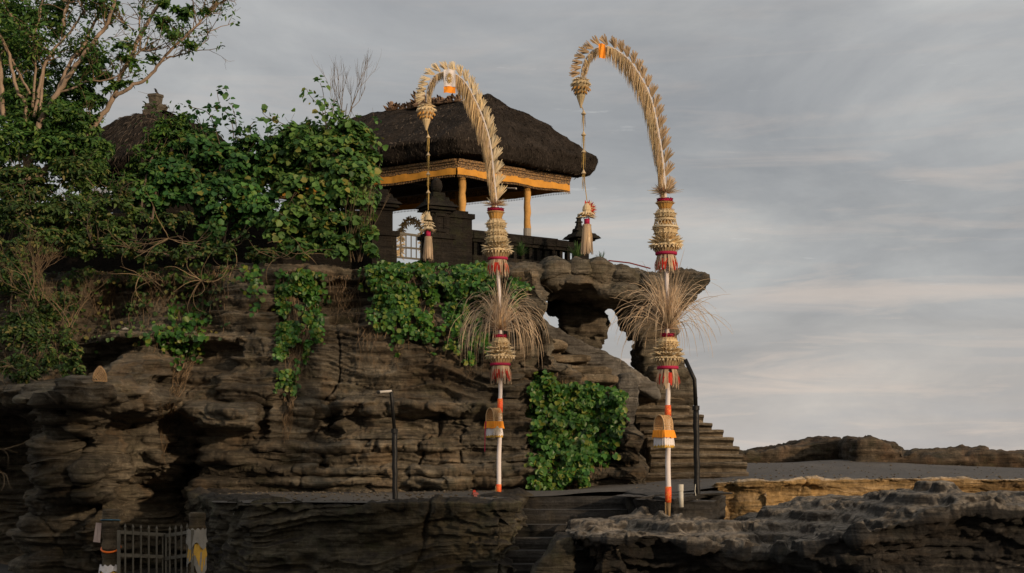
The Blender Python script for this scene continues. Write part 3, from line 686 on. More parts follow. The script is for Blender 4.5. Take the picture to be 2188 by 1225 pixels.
for i in range(4):
    a, b = cs[i], cs[(i+1) % 4]; dv = (b[0]-a[0], b[1]-a[1]); l = math.hypot(*dv); e = .0
    pbox(fas, a[0], a[1], b[0], b[1], zf+.02, .16, .05); pbox(fas, a[0], a[1], b[0], b[1], zf-.03, .10, .05); pbox(fas, a[0], a[1], b[0], b[1], zf-.10, .05, .09)
fas.build('carved_fascia', M['carved'], pv)
for i in range(4):
    a, b = cs[i], cs[(i+1) % 4]; va = MB(); n = 60; vs = []; fs = []; bd = MB()
    nrm = ((pav(*b)-pav(*a)).cross(Vector((0, 0, 1)))).normalized()
    if (pav(*a)+nrm-pav(Wd/2, Ln/2)).length < (pav(*a)-pav(Wd/2, Ln/2)).length: nrm = -nrm
    for k in range(n+1):
        t = k/n; p = pav(a[0]+(b[0]-a[0])*t, a[1]+(b[1]-a[1])*t, zf-.13); w = .012*math.sin(k*.9)+.008*math.sin(k*2.3)
        o = nrm*(.035+w); sag = .015*math.sin(t*math.pi*5)
        vs += [p+o*.6, p+o+Vector((0, 0, -.09)), p+o*.9+Vector((0, 0, -.155+sag))]
        if k < n: fs += [(3*k, 3*k+1, 3*k+4, 3*k+3), (3*k+1, 3*k+2, 3*k+5, 3*k+4)]
        for q in (0, .5):
            pt = pav(a[0]+(b[0]-a[0])*(t+q/n), a[1]+(b[1]-a[1])*(t+q/n), zf-.285+sag)+nrm*.03
            if k < n:
                bd.tube([pt, pt+Vector((0, 0, -.030))], .0035, 3); bd.tube([pt+Vector((0, 0, -.028)), pt+Vector((0, 0, -.052))], [.013, .006], 4)
    va.add(vs, fs); v = va.build('valance', M['valance'], pv, True); bd.build('bead_fringe', M['carved'], v)
# columns, beams, ceiling
col_h = 4.05
def column(a, b):
    mb = MB(); p = pav(a, b, 0); n = 14; pts = []; rad = []
    for k in range(n+1):
        t = k/n; pts.append(Vector((p.x+.006*math.sin(k*2), p.y, col_h+.55+(zf-.05-col_h-.55)*t))); rad.append(.076+.006*math.sin(k*1.9))
    mb.tube(pts, rad, 10); c = mb.build('column', M['post'], pv, True)
    m2 = MB(); m2.tube([(p.x, p.y, col_h), (p.x, p.y, col_h+1.0)], [.088, .086], 10); m2.build('column_base', M['dull_cloth'], pv)
for a, b in ((.75, .60), (2.52, .60), (3.1, 3.0), (.75, 3.1), (.75, 5.2), (3.1, 5.2)): column(a, b)
bm_ = MB()
for a in (.72, 2.7): pbox(bm_, a, .5, a, Ln-.5, zf-.06, .12, .14)
for b in (.9, 3.2, 5.4): pbox(bm_, .5, b, Wd-.5, b, zf+.06, .12, .12)
for k in range(12): pbox(bm_, .45, .6+k*.46, Wd-.45, .6+k*.46, zf+.15, .05, .06)
bm_.build('roof_beam', M['wood'], pv)
lt = MB(); lp = P(1075, 402, 30.9); lt.tube([lp, P(1103, 403, 30.6)], .018, 8); lt.build('fluorescent_lamp', M['lamp_grey'], pv)
# ridge ornaments of carved stone
def knobbly(mb, c, h, w, seed, n=9):
    rs = random.Random(seed)
    prof = []
    for k in range(n):
        t = k/(n-1); prof.append((w*(1-.62*t)*(1.12 if k % 2 else .82), h*t))
    mb.lathe(c, prof, 10, .12, 5)
    for k in range(10):
        a = rs.uniform(0, 6.28); t = rs.uniform(.05, .75); r = w*(1-.6*t); p = Vector(c)+Vector((math.cos(a)*r, math.sin(a)*r, h*t)); d = Vector((math.cos(a)*w*.55, math.sin(a)*w*.55, w*.7))
        mb.petal(p, d, w*.5, Vector((-math.sin(a), math.cos(a), 0)), .6)
rg = MB()
def ridge(px):
    t = Vector((C0.x+D1.x*Wd/2, C0.y+D1.y*Wd/2, 0)); k = (px-CX)/F; b = (t.x-k*t.y)/(k*D2.y-D2.x); q = t+D2*b; return Vector((q.x, q.y, zr-.03))
knobbly(rg, ridge(836), .26, .10, 3); knobbly(rg, ridge(840), .14, .17, 4)
knobbly(rg, ridge(899), .40, .19, 5); knobbly(rg, ridge(912), .24, .16, 6)
for k, (px, w) in enumerate([(862, .09), (876, .10), (890, .12), (925, .12), (942, .13), (960, .12), (978, .10)]): knobbly(rg, ridge(px), .17, w, 10+k)
rg.build('ridge_ornament', simple('weathered_terracotta', (.20, .13, .085), .9, .5, 10, .5), pv)

# dark stone balustrade
def balustrade(name, A, B, zt, zb, label, n=13):
    t = empty(name, ((A.x+B.x)/2, (A.y+B.y)/2, zb), label, 'balustrade'); d = B-A; ns = int(d.length/.075)
    for nm, z, w, h in (('top_rail', zt-.07, .30, .14), ('coping', zt-.17, .22, .08), ('base_course', zb+.12, .24, .24)):
        mb = MB(); k = max(3, int(d.length/.28))
        for i in range(k):
            a = A+d*(i/k); b = A+d*((i+1)/k-.004); j = random.uniform(-.008, .008); mb.beam((a.x, a.y, z+j), (b.x, b.y, z+j), w+random.uniform(-.01, .01), h)
        mb.build(nm, M['stone'], t)
    mb = MB()
    for i in range(n+1):
        p = A+d*(i/n); mb.box((p.x, p.y, (zt+zb)/2-.02), (.075, .11, (zt-zb)-.22), math.atan2(d.y, d.x))
    mb.build('slat', M['stone'], t); return t
pb = MB(); A_ = P(978, 500, 29.35); B_ = P(1236, 519, 31.1); dr = (B_-A_); dr.z = 0; dr.normalize(); nb_ = Vector((-dr.y, dr.x, 0)); q_ = [A_+nb_*.55-dr*.3, B_+nb_*.55-dr*.15, B_+nb_*2.6-dr*.1, A_+nb_*1.1+dr*.5]
pb.add([(v.x, v.y, z) for z in (3.6, 4.84) for v in q_], [(3, 2, 1, 0), (4, 5, 6, 7), (0, 1, 5, 4), (1, 2, 6, 5), (2, 3, 7, 6), (3, 0, 4, 7)]); pb.build('plinth', M['stone'], pv)
balustrade('balustrade', P(978, 500, 29.35), P(1228, 519, 31.0), 4.68, 3.95, 'dark stone balustrade with vertical slats under the pavilion', 15)
def stepped_pillar(name, px, Y, ztop, zbot, w, label, cap=1.0, niche=True, cat='pillar', knob=True):
    x = pxx(px, Y); t = empty(name, (x, Y, zbot), label, cat); h = ztop-zbot; rz = R(28)
    mb = MB(); mb.box((x, Y, zbot+h*.30), (w*1.5, w*1.3, h*.60), rz, .96); mb.box((x, Y, zbot+h*.56), (w*1.75, w*1.5, .10), rz)
    mb.box((x, Y, zbot+h*.74), (w*1.1, w*1.0, h*.36), rz); mb.build('shaft', M['stone'], t)
    mb = MB(); z = ztop-h*.10
    for k, (s, hh) in enumerate([(1.35, .06), (1.75, .07), (1.95, .05), (1.6, .07), (1.2, .09), (.8, .10)]):
        mb.box((x, Y, z+hh/2), (w*s*cap, w*s*cap*.92, hh), rz, .88); z += hh-.002
    mb.build('cap', M['stone'], t)
    if knob: mb = MB(); mb.lathe((x, Y, z), [(.06, 0), (.10, .05), (.12, .14), (.10, .24), (.05, .30)], 12); mb.build('finial', M['stone'], t, True)
    if niche:
        n1 = Vector((math.sin(rz), -math.cos(rz), 0)); c = Vector((x, Y, zbot+h*.76))+n1*(w*.51); mb = MB(); u = Vector((math.cos(rz), math.sin(rz), 0))
        for s in (-1, 1): mb.beam(c+u*(s*w*.30)+Vector((0, 0, -.15)), c+u*(s*w*.30)+Vector((0, 0, .15)), .06, .06)
        mb.beam(c-u*w*.34+Vector((0, 0, .16)), c+u*w*.34+Vector((0, 0, .16)), .07, .06); mb.beam(c-u*w*.34+Vector((0, 0, -.16)), c+u*w*.34+Vector((0, 0, -.16)), .07, .06)
        mb.build('niche_frame', M['stone'], t)
    return t
stepped_pillar('gate_pillar', 933, 28.9, 5.08, 3.7, .36, 'dark carved stone gate pillar with stepped cap and niche, right of the grey railing')
stepped_pillar('gate_pillar', 812, 28.4, 5.05, 3.7, .36, 'dark stone gate pillar half hidden by the bush, left of the grey railing', 1.0, False, knob=False)
mb = MB(); x = pxx(968, 29.2); t = empty('side_wall', (x, 29.2, 3.8), 'short dark stone wall shoulder joining the gate pillar to the balustrade', 'wall')
mb.box((x, 29.25, 4.35), (.62, .5, 1.1), R(28)); mb.build('wall_body', M['stone'], t); mb = MB(); mb.box((x, 29.25, 4.94), (.72, .58, .10), R(28)); mb.box((x, 29.25, 5.01), (.5, .4, .08), R(28)); mb.build('wall_cap', M['stone'], t)
# stone lantern at the corner
def lantern():
    Y = 29.6; x = pxx(1243, Y); z0 = P(0, 570, Y).z; s = Y/F; t = empty('stone_lantern', (x, Y, z0), 'black stone shrine post with wide stepped cap behind the hanging tassel', 'shrine post')
    zc = P(0, 516, Y).z; mb = MB(); mb.box((x, Y, (z0+zc)/2), (.22, .22, zc-z0), R(28)); mb.build('shaft', M['stone'], t)
    mb = MB(); z = zc
    for w, h in ((.44, .05), (.62, .06), (.50, .05), (.34, .06), (.22, .05), (.14, .06), (.10, .07), (.13, .03), (.08, .06), (.10, .03), (.05, .07)):
        mb.box((x-.06*(w < .3), Y, z+h/2), (w, w*.9, h), R(28), .85); z += h-.002
    mb.build('cap', M['stone'], t)
lantern()
# grey rail gate between the pillars
g = empty('railing', P(877, 552, 28.6), 'pale grey metal railing between the two dark gate pillars', 'railing')
A = P(840, 0, 28.3); B = P(917, 0, 29.0)
def rp(t, py): Y = 28.3+.7*t; return Vector((pxx(840+77*t, Y), Y, P(0, py, Y).z))
mb = MB(); mb.beam(rp(0, 497), rp(1, 507), .03, .045); mb.beam(rp(0, 527), rp(1, 534), .03, .035); mb.beam(rp(0, 549), rp(1, 556), .03, .035); mb.build('rail', M['rail_metal'], g)
mb = MB()
for k in range(7): t_ = (k+.5)/7; mb.beam(rp(t_, 497+10*t_), rp(t_, 552), .022, .022)
mb.build('bar', M['rail_metal'], g)
# compound wall behind the shrubs
mb = MB(); t = empty('compound_wall', P(620, 548, 28.6), 'low dark temple wall with pale coping running behind the bushes', 'wall')
mb.beam(P(-260, 530, 29.5), P(812, 522, 28.7), .3, 1.3); mb.build('wall_body', M['stone'], t)
mb = MB(); mb.beam(P(-260, 470, 29.5), P(812, 458, 28.7), .42, .09); mb.build('coping', M['stair'], t)

# small shrine with thatched hat at the left
SHW = 2.75; S0 = P(332, 372, 31)-D1*(SHW*.5)-D2*(SHW*.5); S0.z = 0
sz_e, sz_r = P(0, 356, 31).z, P(0, 246, 31.2).z
sh = empty('thatched_shrine', (S0+D1*SHW/2+D2*SHW/2)+Vector((0, 0, 3.9)), 'small shrine with rounded thatched hat and stone finial beside the tall tree', 'shrine')
RV2, RF2, rn2, rr2 = roof_mesh(S0, D1, D2, SHW, SHW, sz_e, sz_r, SHW*.5-.12, SHW*.5+.12, 57, .30, 160, .20)
r2 = link('roof', np_mesh('roof', RV2, RF2), M['thatch'], sh, True); fv, ff = fibres(RV2, rn2, rr2, 5000, .12, 6, 1200); link('thatch_fringe', np_mesh('thatch_fringe', fv, ff), M['fibre'], r2)
ctr = S0+D1*SHW/2+D2*SHW/2
mb = MB(); mb.box((ctr.x, ctr.y, (sz_e+3.5)/2), (1.5, 1.5, sz_e-3.5), R(28)); mb.build('cella', M['stone'], sh)
fz = sz_r-.10; mb = MB(); mb.lathe((ctr.x, ctr.y, fz), [(.26, 0), (.27, .10), (.20, .14), (.24, .20), (.17, .27), (.13, .30), (.15, .42), (.17, .44), (.16, .49), (.06, .50)], 10, .10, 5)
for k in range(5): knobbly(mb, (ctr.x+.2*math.cos(k*1.256), ctr.y+.2*math.sin(k*1.256), fz+.02), .26, .085, 60+k)
mb.build('finial', simple('mossy_finial_stone', (.075, .065, .05), .95, .5, 9, .5), sh)
# bird on the finial
bx = Vector((ctr.x+.03, ctr.y-.05, fz+.50)); bd = MB()
bd.tube([bx+Vector((.055, 0, .005)), bx+Vector((.02, 0, .03)), bx+Vector((0, 0, .055)), bx+Vector((-.012, 0, .085)), bx+Vector((-.022, 0, .105)), bx+Vector((-.035, 0, .108)), bx+Vector((-.055, 0, .104))], [.006, .016, .028, .024, .017, .012, .002], 8)
tag(bd.build('bird', M['black_metal'], None, True), 'tiny dark bird perched on the shrine finial', 'bird')

# ---------------------------------------------------------------- penjors: arched bamboo poles with palm ornaments
def smooth_path(pts, n):
    pts = [Vector(p) for p in pts]; k = len(pts); out = []
    ds = [0]
    for i in range(1, k): ds.append(ds[-1]+(pts[i]-pts[i-1]).length)
    for q in range(n):
        s = ds[-1]*q/(n-1); i = max(0, min(k-2, next((j for j in range(k-1) if ds[j+1] >= s), k-2)))
        t = (s-ds[i])/(ds[i+1]-ds[i]+1e-9); p0 = pts[max(i-1, 0)]; p1 = pts[i]; p2 = pts[i+1]; p3 = pts[min(i+2, k-1)]
        out.append(.5*((2*p1)+(p2-p0)*t+(2*p0-5*p1+4*p2-p3)*t*t+(3*p1-p0-3*p2+p3)*t**3))
    return out
def ring(mb, c, r, n, ln, w, tilt, ph=0, jit=.12, rs=random, thick=.35, r_in=0):
    """n petals around c, tilt 0 = flat outwards, 90 = up, negative = drooping"""
    for k in range(n):
        a = 2*math.pi*(k+ph)/n+rs.uniform(-jit, jit)*.4; o = Vector((math.cos(a), math.sin(a), 0)); t = R(tilt+rs.uniform(-1, 1)*jit*60)
        d = (o*math.cos(t)+Vector((0, 0, 1))*math.sin(t))*ln*rs.uniform(1-jit, 1+jit)
        mb.petal(Vector(c)+o*r, d, w, Vector((-math.sin(a), math.cos(a), 0)), thick)
def strips(mb, c, r0, z0, ln, n, w, flare=.25, rs=random, jit=.3):
    for k in range(n):
        a = rs.uniform(0, 6.283); o = Vector((math.cos(a), math.sin(a), 0)); L_ = ln*rs.uniform(1-jit, 1); r1 = r0*(1+flare*rs.uniform(.3, 1.3))
        p0 = Vector(c)+o*r0+Vector((0, 0, z0)); p1 = Vector(c)+o*(r0+r1)*.5*1.06+Vector((0, 0, z0-L_*.45)); p2 = Vector(c)+o*r1+Vector((rs.uniform(-.012, .012), rs.uniform(-.012, .012), z0-L_))
        mb.ribbon([p0, p1, p2], w*rs.uniform(.7, 1.2), Vector((-math.sin(a), math.cos(a), 0)), .35)
def penjor(label, Y, poleX, spine_px, tiers_up, tiers_lo, plume, tip_kind, hang, banner, zb, seed, group='penjors arching over the path'):
    rs = random.Random(seed); s = Y/F
    zat = lambda py: (HY-py)*s
    xat = lambda py: (interp(py, poleX)-CX)*s
    pt = lambda py: Vector((xat(py), Y, zat(py)))
    base = pt(zb); t = empty('penjor', base, label, 'penjor', group)
    # pole
    ys = np.linspace(zb-(28 if tip_kind else 8), spine_px[0][1], 24); mb = MB()
    mb.tube([pt(y)+Vector((.004*math.sin(i*1.7), 0, 0)) for i, y in enumerate(ys)], [(.034-.012*i/23)+(.0012 if i % 3 == 0 else 0) for i in range(24)], 12); mb.build('pole', M['white_wrap'], t, True)
    mb = MB(); mb.tube([Vector((base.x+.01, Y-.004, base.z-.12)), pt(zb-(26 if tip_kind else 7))+Vector((.004, -.004, 0))], [.010, .030], 12); mb.tube([base+Vector((-.035, -.02, -.15)), base+Vector((-.038, -.02, .16))], .010, 6); mb.build('bamboo_foot', M['bamboo'], t, True)
    for a, b in ((zb-60, zb-26) if tip_kind else (zb-27, zb-6), (882, 852) if tip_kind == 0 else (895, 866)):
        mb = MB(); mb.tube([pt(a), pt((a+b)/2), pt(b)], [.040, .041, .038], 14); mb.build('cloth_band', M['band'], t, True)
    # arching tip
    depth = lambda u: -.10*math.sin(u*1.5)*0
    sp = smooth_path([Vector(((x-CX)*s, Y, zat(y))) for x, y in spine_px], 120)
    mb = MB(); mb.tube(sp, [.020*(1-.72*i/119)+.003 for i in range(120)], 8); mb.build('arched_cane', M['grey_spine'], t, True)
    cum = [0]
    for i in range(1, 120): cum.append(cum[-1]+(sp[i]-sp[i-1]).length)
    tot = cum[-1]
    def at(u):
        d = u*tot; i = max(0, min(118, int(np.searchsorted(cum, d))-1)); f = (d-cum[i])/(cum[i+1]-cum[i]+1e-9)
        p = sp[i].lerp(sp[i+1], f); tg = (sp[i+1]-sp[i]).normalized(); return p, tg
    # fringe of hanging palm strips along the inner side
    fr = MB(); frb = MB()
    for k in range(1300):
        u = rs.uniform(0, .985); p, tg = at(u); inn = Vector((tg.z, 0, -tg.x)); inn = -inn if inn.dot(Vector((-1, 0, -.2))) < 0 and u < .55 else inn
        inn = Vector((-tg.z, 0, tg.x))             # left of travel = inner side of the bend
        L_ = (.13+.16*math.sin(min(1, u*1.25)*math.pi)**.6)*rs.uniform(.5, 1.2)*(1 if u < .8 else .75)*s/.0063
        sl_ = abs(tg.x); d = Vector((0, 0, -1))+inn*(.03+.10*sl_); d.normalize(); st_ = inn*rs.uniform(0, .045+.02*min(1, u*3))*(1-.6*sl_)+Vector((0, rs.uniform(-.05, .05), 0))
        e = p+st_; bend = Vector((rs.uniform(-.05, .05), rs.uniform(-.12, .12), 0))
        (fr if k % 5 else frb).ribbon([e, e+(d+inn*.12)*L_*.5, e+(d*1.0+bend)*L_], .014, Vector((1, rs.uniform(-1, 1), 0)) if abs(tg.z) > .5 else Vector((1, rs.uniform(-.5, .5), .2)), .1)
    f0 = fr.build('palm_fringe', M['straw'], t); frb.build('palm_fringe', M['straw_pink'], t)
    # fan-shaped leaf tufts along the outer side
    u = .015; fan = MB(); nf = 0
    while u < .985:
        p, tg = at(u); out = Vector((tg.z, 0, -tg.x)); k = min(1, max(0, (u-.55)/.45))
        d = (tg*(.90-.35*k)+out*(.50+.45*k)+Vector((0, 0, .30*k))).normalized(); L_ = (.23-.09*u)*s/.0063; sd = Vector((0, 1, 0))
        pl = d.cross(sd).normalized()
        for q in range(11):
            a = R((q-5)*4.4+rs.uniform(-1.5, 1.5)); dd = (d*math.cos(a)+pl*math.sin(a)); ll = L_*rs.uniform(.86, 1.08)*(1-.008*(q-5)**2)
            yy = Vector((0, (rs.random()-.5)*.05, 0)); b0 = p+out*.02
            fan.ribbon([b0, b0+dd*ll*.5+yy, b0+dd*ll+yy*1.6+pl*math.sin(a)*.02], .030, pl+sd*rs.uniform(-.35, .35), .25)
        u += (.068-.046*u)*rs.uniform(.85, 1.15); nf += 1
    fan.build('palm_fans', M['straw_brown'] if tip_kind else M['straw_pale'], t)
    # stacked woven ornaments
    def tiers(rows, nm):
        root = None
        for kind, py, w, py2, w2 in rows:
            c = pt(py); r = w*s/2; r2 = w2*s/2; h = zat(py2)-zat(py) if py2 else 0; mb = MB()      # h negative when py2 is lower
            if kind == 'spikes':
                ring(mb, c, .03, 34, r*.95, .022, 10, 0, .25, rs); ring(mb, c, .03, 22, r*.7, .02, 38, .3, .25, rs); mb.build('spiky_collar', M['straw_pale'], t)
                m2 = MB(); ring(m2, c+Vector((0, 0, .004)), .03, 18, r*.62, .012, 22, 0, .25, rs); m2.build('spiky_collar', M['red'], t)
            elif kind == 'flowers':
                for q in range(26):
                    a = q/26*6.283; 
                    for zz in (-.012, .012):
                        cc = c+Vector((math.cos(a)*r*.92, math.sin(a)*r*.92, zz)); ring(mb, cc, 0, 5, .020, .018, rs.uniform(10, 60), rs.random(), .3, rs)
                mb.lathe(c, [(r*.85, -.02), (r*.92, 0), (r*.85, .02)], 24); mb.build('flower_band', M['magenta'], t)
            elif kind == 'cup':
                mb.lathe(c, [(r, 0), (r*.96, h*.15), (r2, h)], 28, .03, 14); mb.lathe(c, [(r*1.05, .008), (r*1.05, -.012)], 28); mb.build('woven_cup', M['amber'], t)
                m2 = MB(); ring(m2, c+Vector((0, 0, h)), r2*.98, 18, abs(h)*.85, .018, 72, 0, .05, rs, .1); ring(m2, c+Vector((0, 0, h*.2)), r*.95, 22, .035, .022, 30, 0, .1, rs); m2.build('cup_leaves', M['straw_pale'], t)
            elif kind == 'tier':
                mb.lathe(c, [(r*.55, .075*s/.0063), (r*.75, .045*s/.0063), (r*.84, 0), (r*.72, h*.6), (r2*.9, h)], 28, .04, 14); mb.build('woven_tier', M['straw'], t)
                m2 = MB(); n_ = int(w*.44); ring(m2, c, r*.62, n_, r*.42, .030, 14, 0, .10, rs, .4); ring(m2, c+Vector((0, 0, .035)), r*.50, n_-3, r*.36, .026, 32, .5, .1, rs, .4)
                ring(m2, c+Vector((0, 0, h*.35)), r*.7, n_, r*.25, .026, -22, .5, .1, rs, .4); m2.build('tier_petals', M['straw_pale'], t)
                m3 = MB(); ring(m3, c+Vector((0, 0, .055)), r*.45, 16, r*.32, .018, 45, .2, .1, rs, .2); m3.build('tier_petals', M['amber'], t)
            elif kind == 'lattice':
                for q in range(20):
                    a = q/20*6.283
                    for sg in (1, -1):
                        b_ = a+sg*.32; mb.tube([c+Vector((math.cos(a)*r, math.sin(a)*r, 0)), c+Vector((math.cos(b_)*r2, math.sin(b_)*r2, h))], .0045, 4)
                mb.lathe(c, [(r*1.05, .01), (r*1.05, -.01)], 24); mb.lathe(c+Vector((0, 0, h)), [(r2*1.08, .01), (r2*1.08, -.01)], 24); mb.build('lattice_tier', M['straw_pale'], t)
                m2 = MB(); m2.lathe(c, [(r*.55, 0), (r2*.6, h)], 16); m2.build('lattice_core', M['amber'], t)
            elif kind == 'bigpetals':
                n_ = 20; ring(mb, c, r*.42, n_, r*.62, .050, 16, 0, .14, rs, .5); ring(mb, c+Vector((0, 0, .035)), r*.36, n_-2, r*.56, .046, 34, .5, .12, rs, .5); ring(mb, c+Vector((0, 0, -.022)), r*.55, n_+4, r*.44, .040, -4, .3, .12, rs, .5)
                mb.lathe(c, [(r*.42, .05), (r*.55, 0), (r*.5, -.04)], 24); mb.build('large_petals', M['straw_pale'], t)
            elif kind == 'basket':
                for q in range(26):
                    a = q/26*6.283; p0 = c+Vector((math.cos(a)*r, math.sin(a)*r, 0)); p1 = c+Vector((math.cos(a)*r2, math.sin(a)*r2, h)); mid = (p0+p1)/2+Vector((math.cos(a), math.sin(a), 0))*r*.05
                    mb.ribbon([p0, mid, p1], .022, Vector((-math.sin(a), math.cos(a), 0)), 1); 
                mb.lathe(c, [(r*1.06, .01), (r*1.06, -.01)], 28); mb.lathe(c, [(r*.84, 0), (r2*.84, h)], 24); mb.build('open_basket', M['straw'], t)
                m2 = MB(); ring(m2, c, r*.96, 24, .05, .03, -62, .5, .08, rs, .3); m2.build('tier_petals', M['straw_pale'], t)
            elif kind == 'belt':
                mb.lathe(c, [(r*.95, .02), (r, .012), (r, -.012), (r*.95, -.02)], 28); mb.build('wrapped_belt', M['magenta'], t, True)
            elif kind == 'fringe':
                strips(mb, c, r*.80, 0, -h, 120, .016, .30, rs, .45); mb.build('straw_fringe', M['straw_pink'], t)
                m2 = MB(); strips(m2, c, r*.86, -.05, -h*.62, 26, .045, .22, rs, .25); m2.build('red_fringe', M['red'], t)
    tiers(tiers_up, 'upper'); tiers(tiers_lo, 'lower')
    # dry plume
    pc = pt(plume['y']); mb = MB(); k_ = s/.0063
    for q in range(plume['n']):
        a = rs.uniform(0, 6.283); up_ = rs.random(); cls = 0 if up_ < .42 else (1 if up_ < .8 else 2)
        el = R((rs.uniform(66, 90), rs.uniform(48, 78), rs.uniform(20, 58))[cls]); L_ = plume['l']*(rs.uniform(.38, .72), rs.uniform(.62, 1.0), rs.uniform(.5, .9))[cls]*k_
        o = Vector((math.cos(a)+plume.get('bias', 0), math.sin(a)*.8, 0)).normalized(); v = o*math.cos(el)+Vector((0, 0, math.sin(el))); p = pc+o*.02; ps = [p.copy()]; n_ = 9
        gz = rs.uniform(*plume['g'])*(.35, 1.0, 1.15)[cls]; kink = rs.randint(4, 8) if rs.random() < .3 else 99
        for j in range(n_):
            v = (v+Vector((rs.uniform(-.05, .05), rs.uniform(-.05, .05), -gz*(.1+j*.20)-(.7 if j == kink else 0)))).normalized(); p = p+v*L_/n_; ps.append(p.copy())
        mb.ribbon(ps, rs.uniform(.009, .020), v.cross(Vector((0, 1, 0))) if rs.random() < .5 else Vector((rs.uniform(-1, 1), rs.uniform(-1, 1), .1)), .15)
    mb.build('dry_grass_plume', M['straw_pink'], t)
    mb = MB(); ring(mb, pc, .03, 26, plume['c']*s, .016, 8, 0, .3, rs); mb.build('spiky_collar', M['straw_pink'], t)
    # hanging cone below the tip, bead cord, tassel
    H = hang; pe = sp[-1]; cx_ = (H['x']-CX)*s; top = Vector((cx_, Y, zat(H['cone'][0]))); bot = Vector((cx_+(H['x2']-H['x'])*s*.3, Y, zat(H['cone'][1]))); h = top.z-bot.z; r = H['w']*s/2
    mb = MB(); mb.lathe(top, [(r*.45, .0), (r*.7, -h*.10), (r*.78, -h*.22), (r*.62, -h*.36), (r*.45, -h*.50), (r*.38, -h*.55), (r*.40, -h*.60), (r*.26, -h*.76), (r*.06, -h*1.0)], 20, .03, 10); hc = mb.build('hanging_cone', M['straw'], t)
    mb = MB(); ring(mb, top+Vector((0, 0, -h*.14)), r*.62, 16, r*.45, .04, -28, 0, .1, rs, .5); ring(mb, top+Vector((0, 0, -h*.05)), r*.35, 14, r*.55, .035, 2, .5, .1, rs, .5); ring(mb, top, r*.2, 10, r*.4, .035, 20, .5, .1, rs, .4); mb.build('cone_petals', M['straw_pale'], hc)
    mb = MB(); ring(mb, top+Vector((0, 0, -h*.30)), r*.66, 13, r*.40, .035, -50, 0, .12, rs, .5); ring(mb, top+Vector((0, 0, -h*.44)), r*.48, 11, r*.32, .03, -60, .4, .12, rs, .5); mb.build('cone_petals', M['amber'], hc)
    cordp = [bot+Vector((0, 0, .02))]+[Vector(((H['x2']-CX)*s, Y, zat(y))) for y in H['beads']]+[Vector(((H['x3']-CX)*s, Y, zat(H['tas'][0])))]
    cp = smooth_path(cordp, 24); mb = MB(); mb.tube(cp, .0055, 5); cd = mb.build('tassel_cord', M['cord'], t)
    for y in H['beads']:
        mb = MB(); m2 = MB(); c = Vector(((H['x2']-CX)*s, Y, zat(y))); mb.lathe(c, [(.006, .03), (.018, .005), (.034, -.018), (.012, -.03)], 10); strips(m2, c, .018, -.02, rs.uniform(.18, .24), 9, .008, .3, rs)
        mb.build('bead', M['straw_pale'], cd); m2.build('bead_streamer', M['cord'], cd)
    a0, a1, a2, a3 = H['tas']; c0 = Vector(((H['x3']-CX)*s, Y, zat(a0))); X3 = Vector(((H['x3']-CX)*s, Y, 0)); V_ = lambda y: Vector((X3.x, Y, zat(y)))
    mb = MB(); m2 = MB(); sgn = 1 if tip_kind else -1
    for q in range(11):
        a = R(-10+q*13); d = Vector((math.sin(a)*sgn, rs.uniform(-.2, .2), math.cos(a))); (mb if tip_kind == 0 or q % 2 else m2).petal(V_(a0+20), d*.13, .035, Vector((math.cos(a), 0, -math.sin(a)*sgn)), .2)
    mb.lathe(V_(a0+22), [(.02, .09), (.05, .05), (.06, 0)], 12); ring(mb, V_(a0+26), .03, 14, .07, .03, -22, 0, .1, rs); ring(mb, V_((a0+a1)/2+8), .04, 16, .09, .03, -30, .5, .1, rs); ring(mb, V_(a1), .03, 20, .11, .022, -6, 0, .15, rs)
    mb.lathe(V_(a1-2), [(.05, .10), (.055, .05), (.075, .0)], 14, .05, 7); mb.build('tassel_crown', M['straw_pale'], t)
    if m2.v: m2.build('tassel_crown', M['red'], t)
    mb = MB(); mb.lathe(V_(a2), [(.036, .075*k_), (.036, 0)], 14); mb.build('tassel_band', M['magenta'], t, True)
    mb = MB(); strips(mb, V_(a2), .05, .0, zat(a2)-zat(a3), 70, .026, .5, rs, .14); ring(mb, V_(a2), .03, 18, .035, .02, -20, 0, .1, rs); mb.build('tassel_straw', M['straw_pink'], t)
    # cloth hung from the apex
    bx0, bx1, by0, by1, by2 = banner; mb = MB(); m2 = MB(); n_ = 8
    def cloth(m_, ya, yb, sk=0):
        vs = []; fs = []; R_ = 6
        for i in range(R_+1):
            for j in range(n_+1):
                f = j/n_; y = ya+(yb-ya)*i/R_; vs.append(Vector(((bx0+(bx1-bx0)*f+sk*i/R_-CX)*s, Y-.13+.012*math.sin(f*9+i*.5), zat(y)+.006*math.sin(f*5))))
        for i in range(R_):
            for j in range(n_): b_ = i*(n_+1)+j; fs.append((b_, b_+1, b_+n_+2, b_+n_+1))
        m_.add(vs, fs)
    if by1 > by0: cloth(mb, by0, by1); bc = mb.build('hanging_cloth', M['white_cloth'], t, True)
    else: bc = t
    cloth(m2, by1, by2); m2.build('yellow_hem' if by1 > by0 else 'hanging_cloth', M['orange_cloth'], bc, True)
    if by1 > by0:     # faded round emblem
        c = Vector((((bx0+bx1)/2-CX)*s, Y-.15, zat((by0+by1)/2+1))); mb = MB()
        for q in range(14):
            a = q/14*6.283; mb.petal(c+Vector((math.cos(a)*.012, 0, math.sin(a)*.02)), Vector((math.cos(a)*.040, 0, math.sin(a)*.072)), .012, Vector((-math.sin(a), 0, math.cos(a))), .02)
        for r_ in (.022, .040):
            ps = [c+Vector((math.cos(q/16*6.283)*r_, -.002, math.sin(q/16*6.283)*r_*1.6)) for q in range(17)]; mb.tube(ps, .0022, 4)
        mb.build('emblem', M['cord'], bc)
    return t
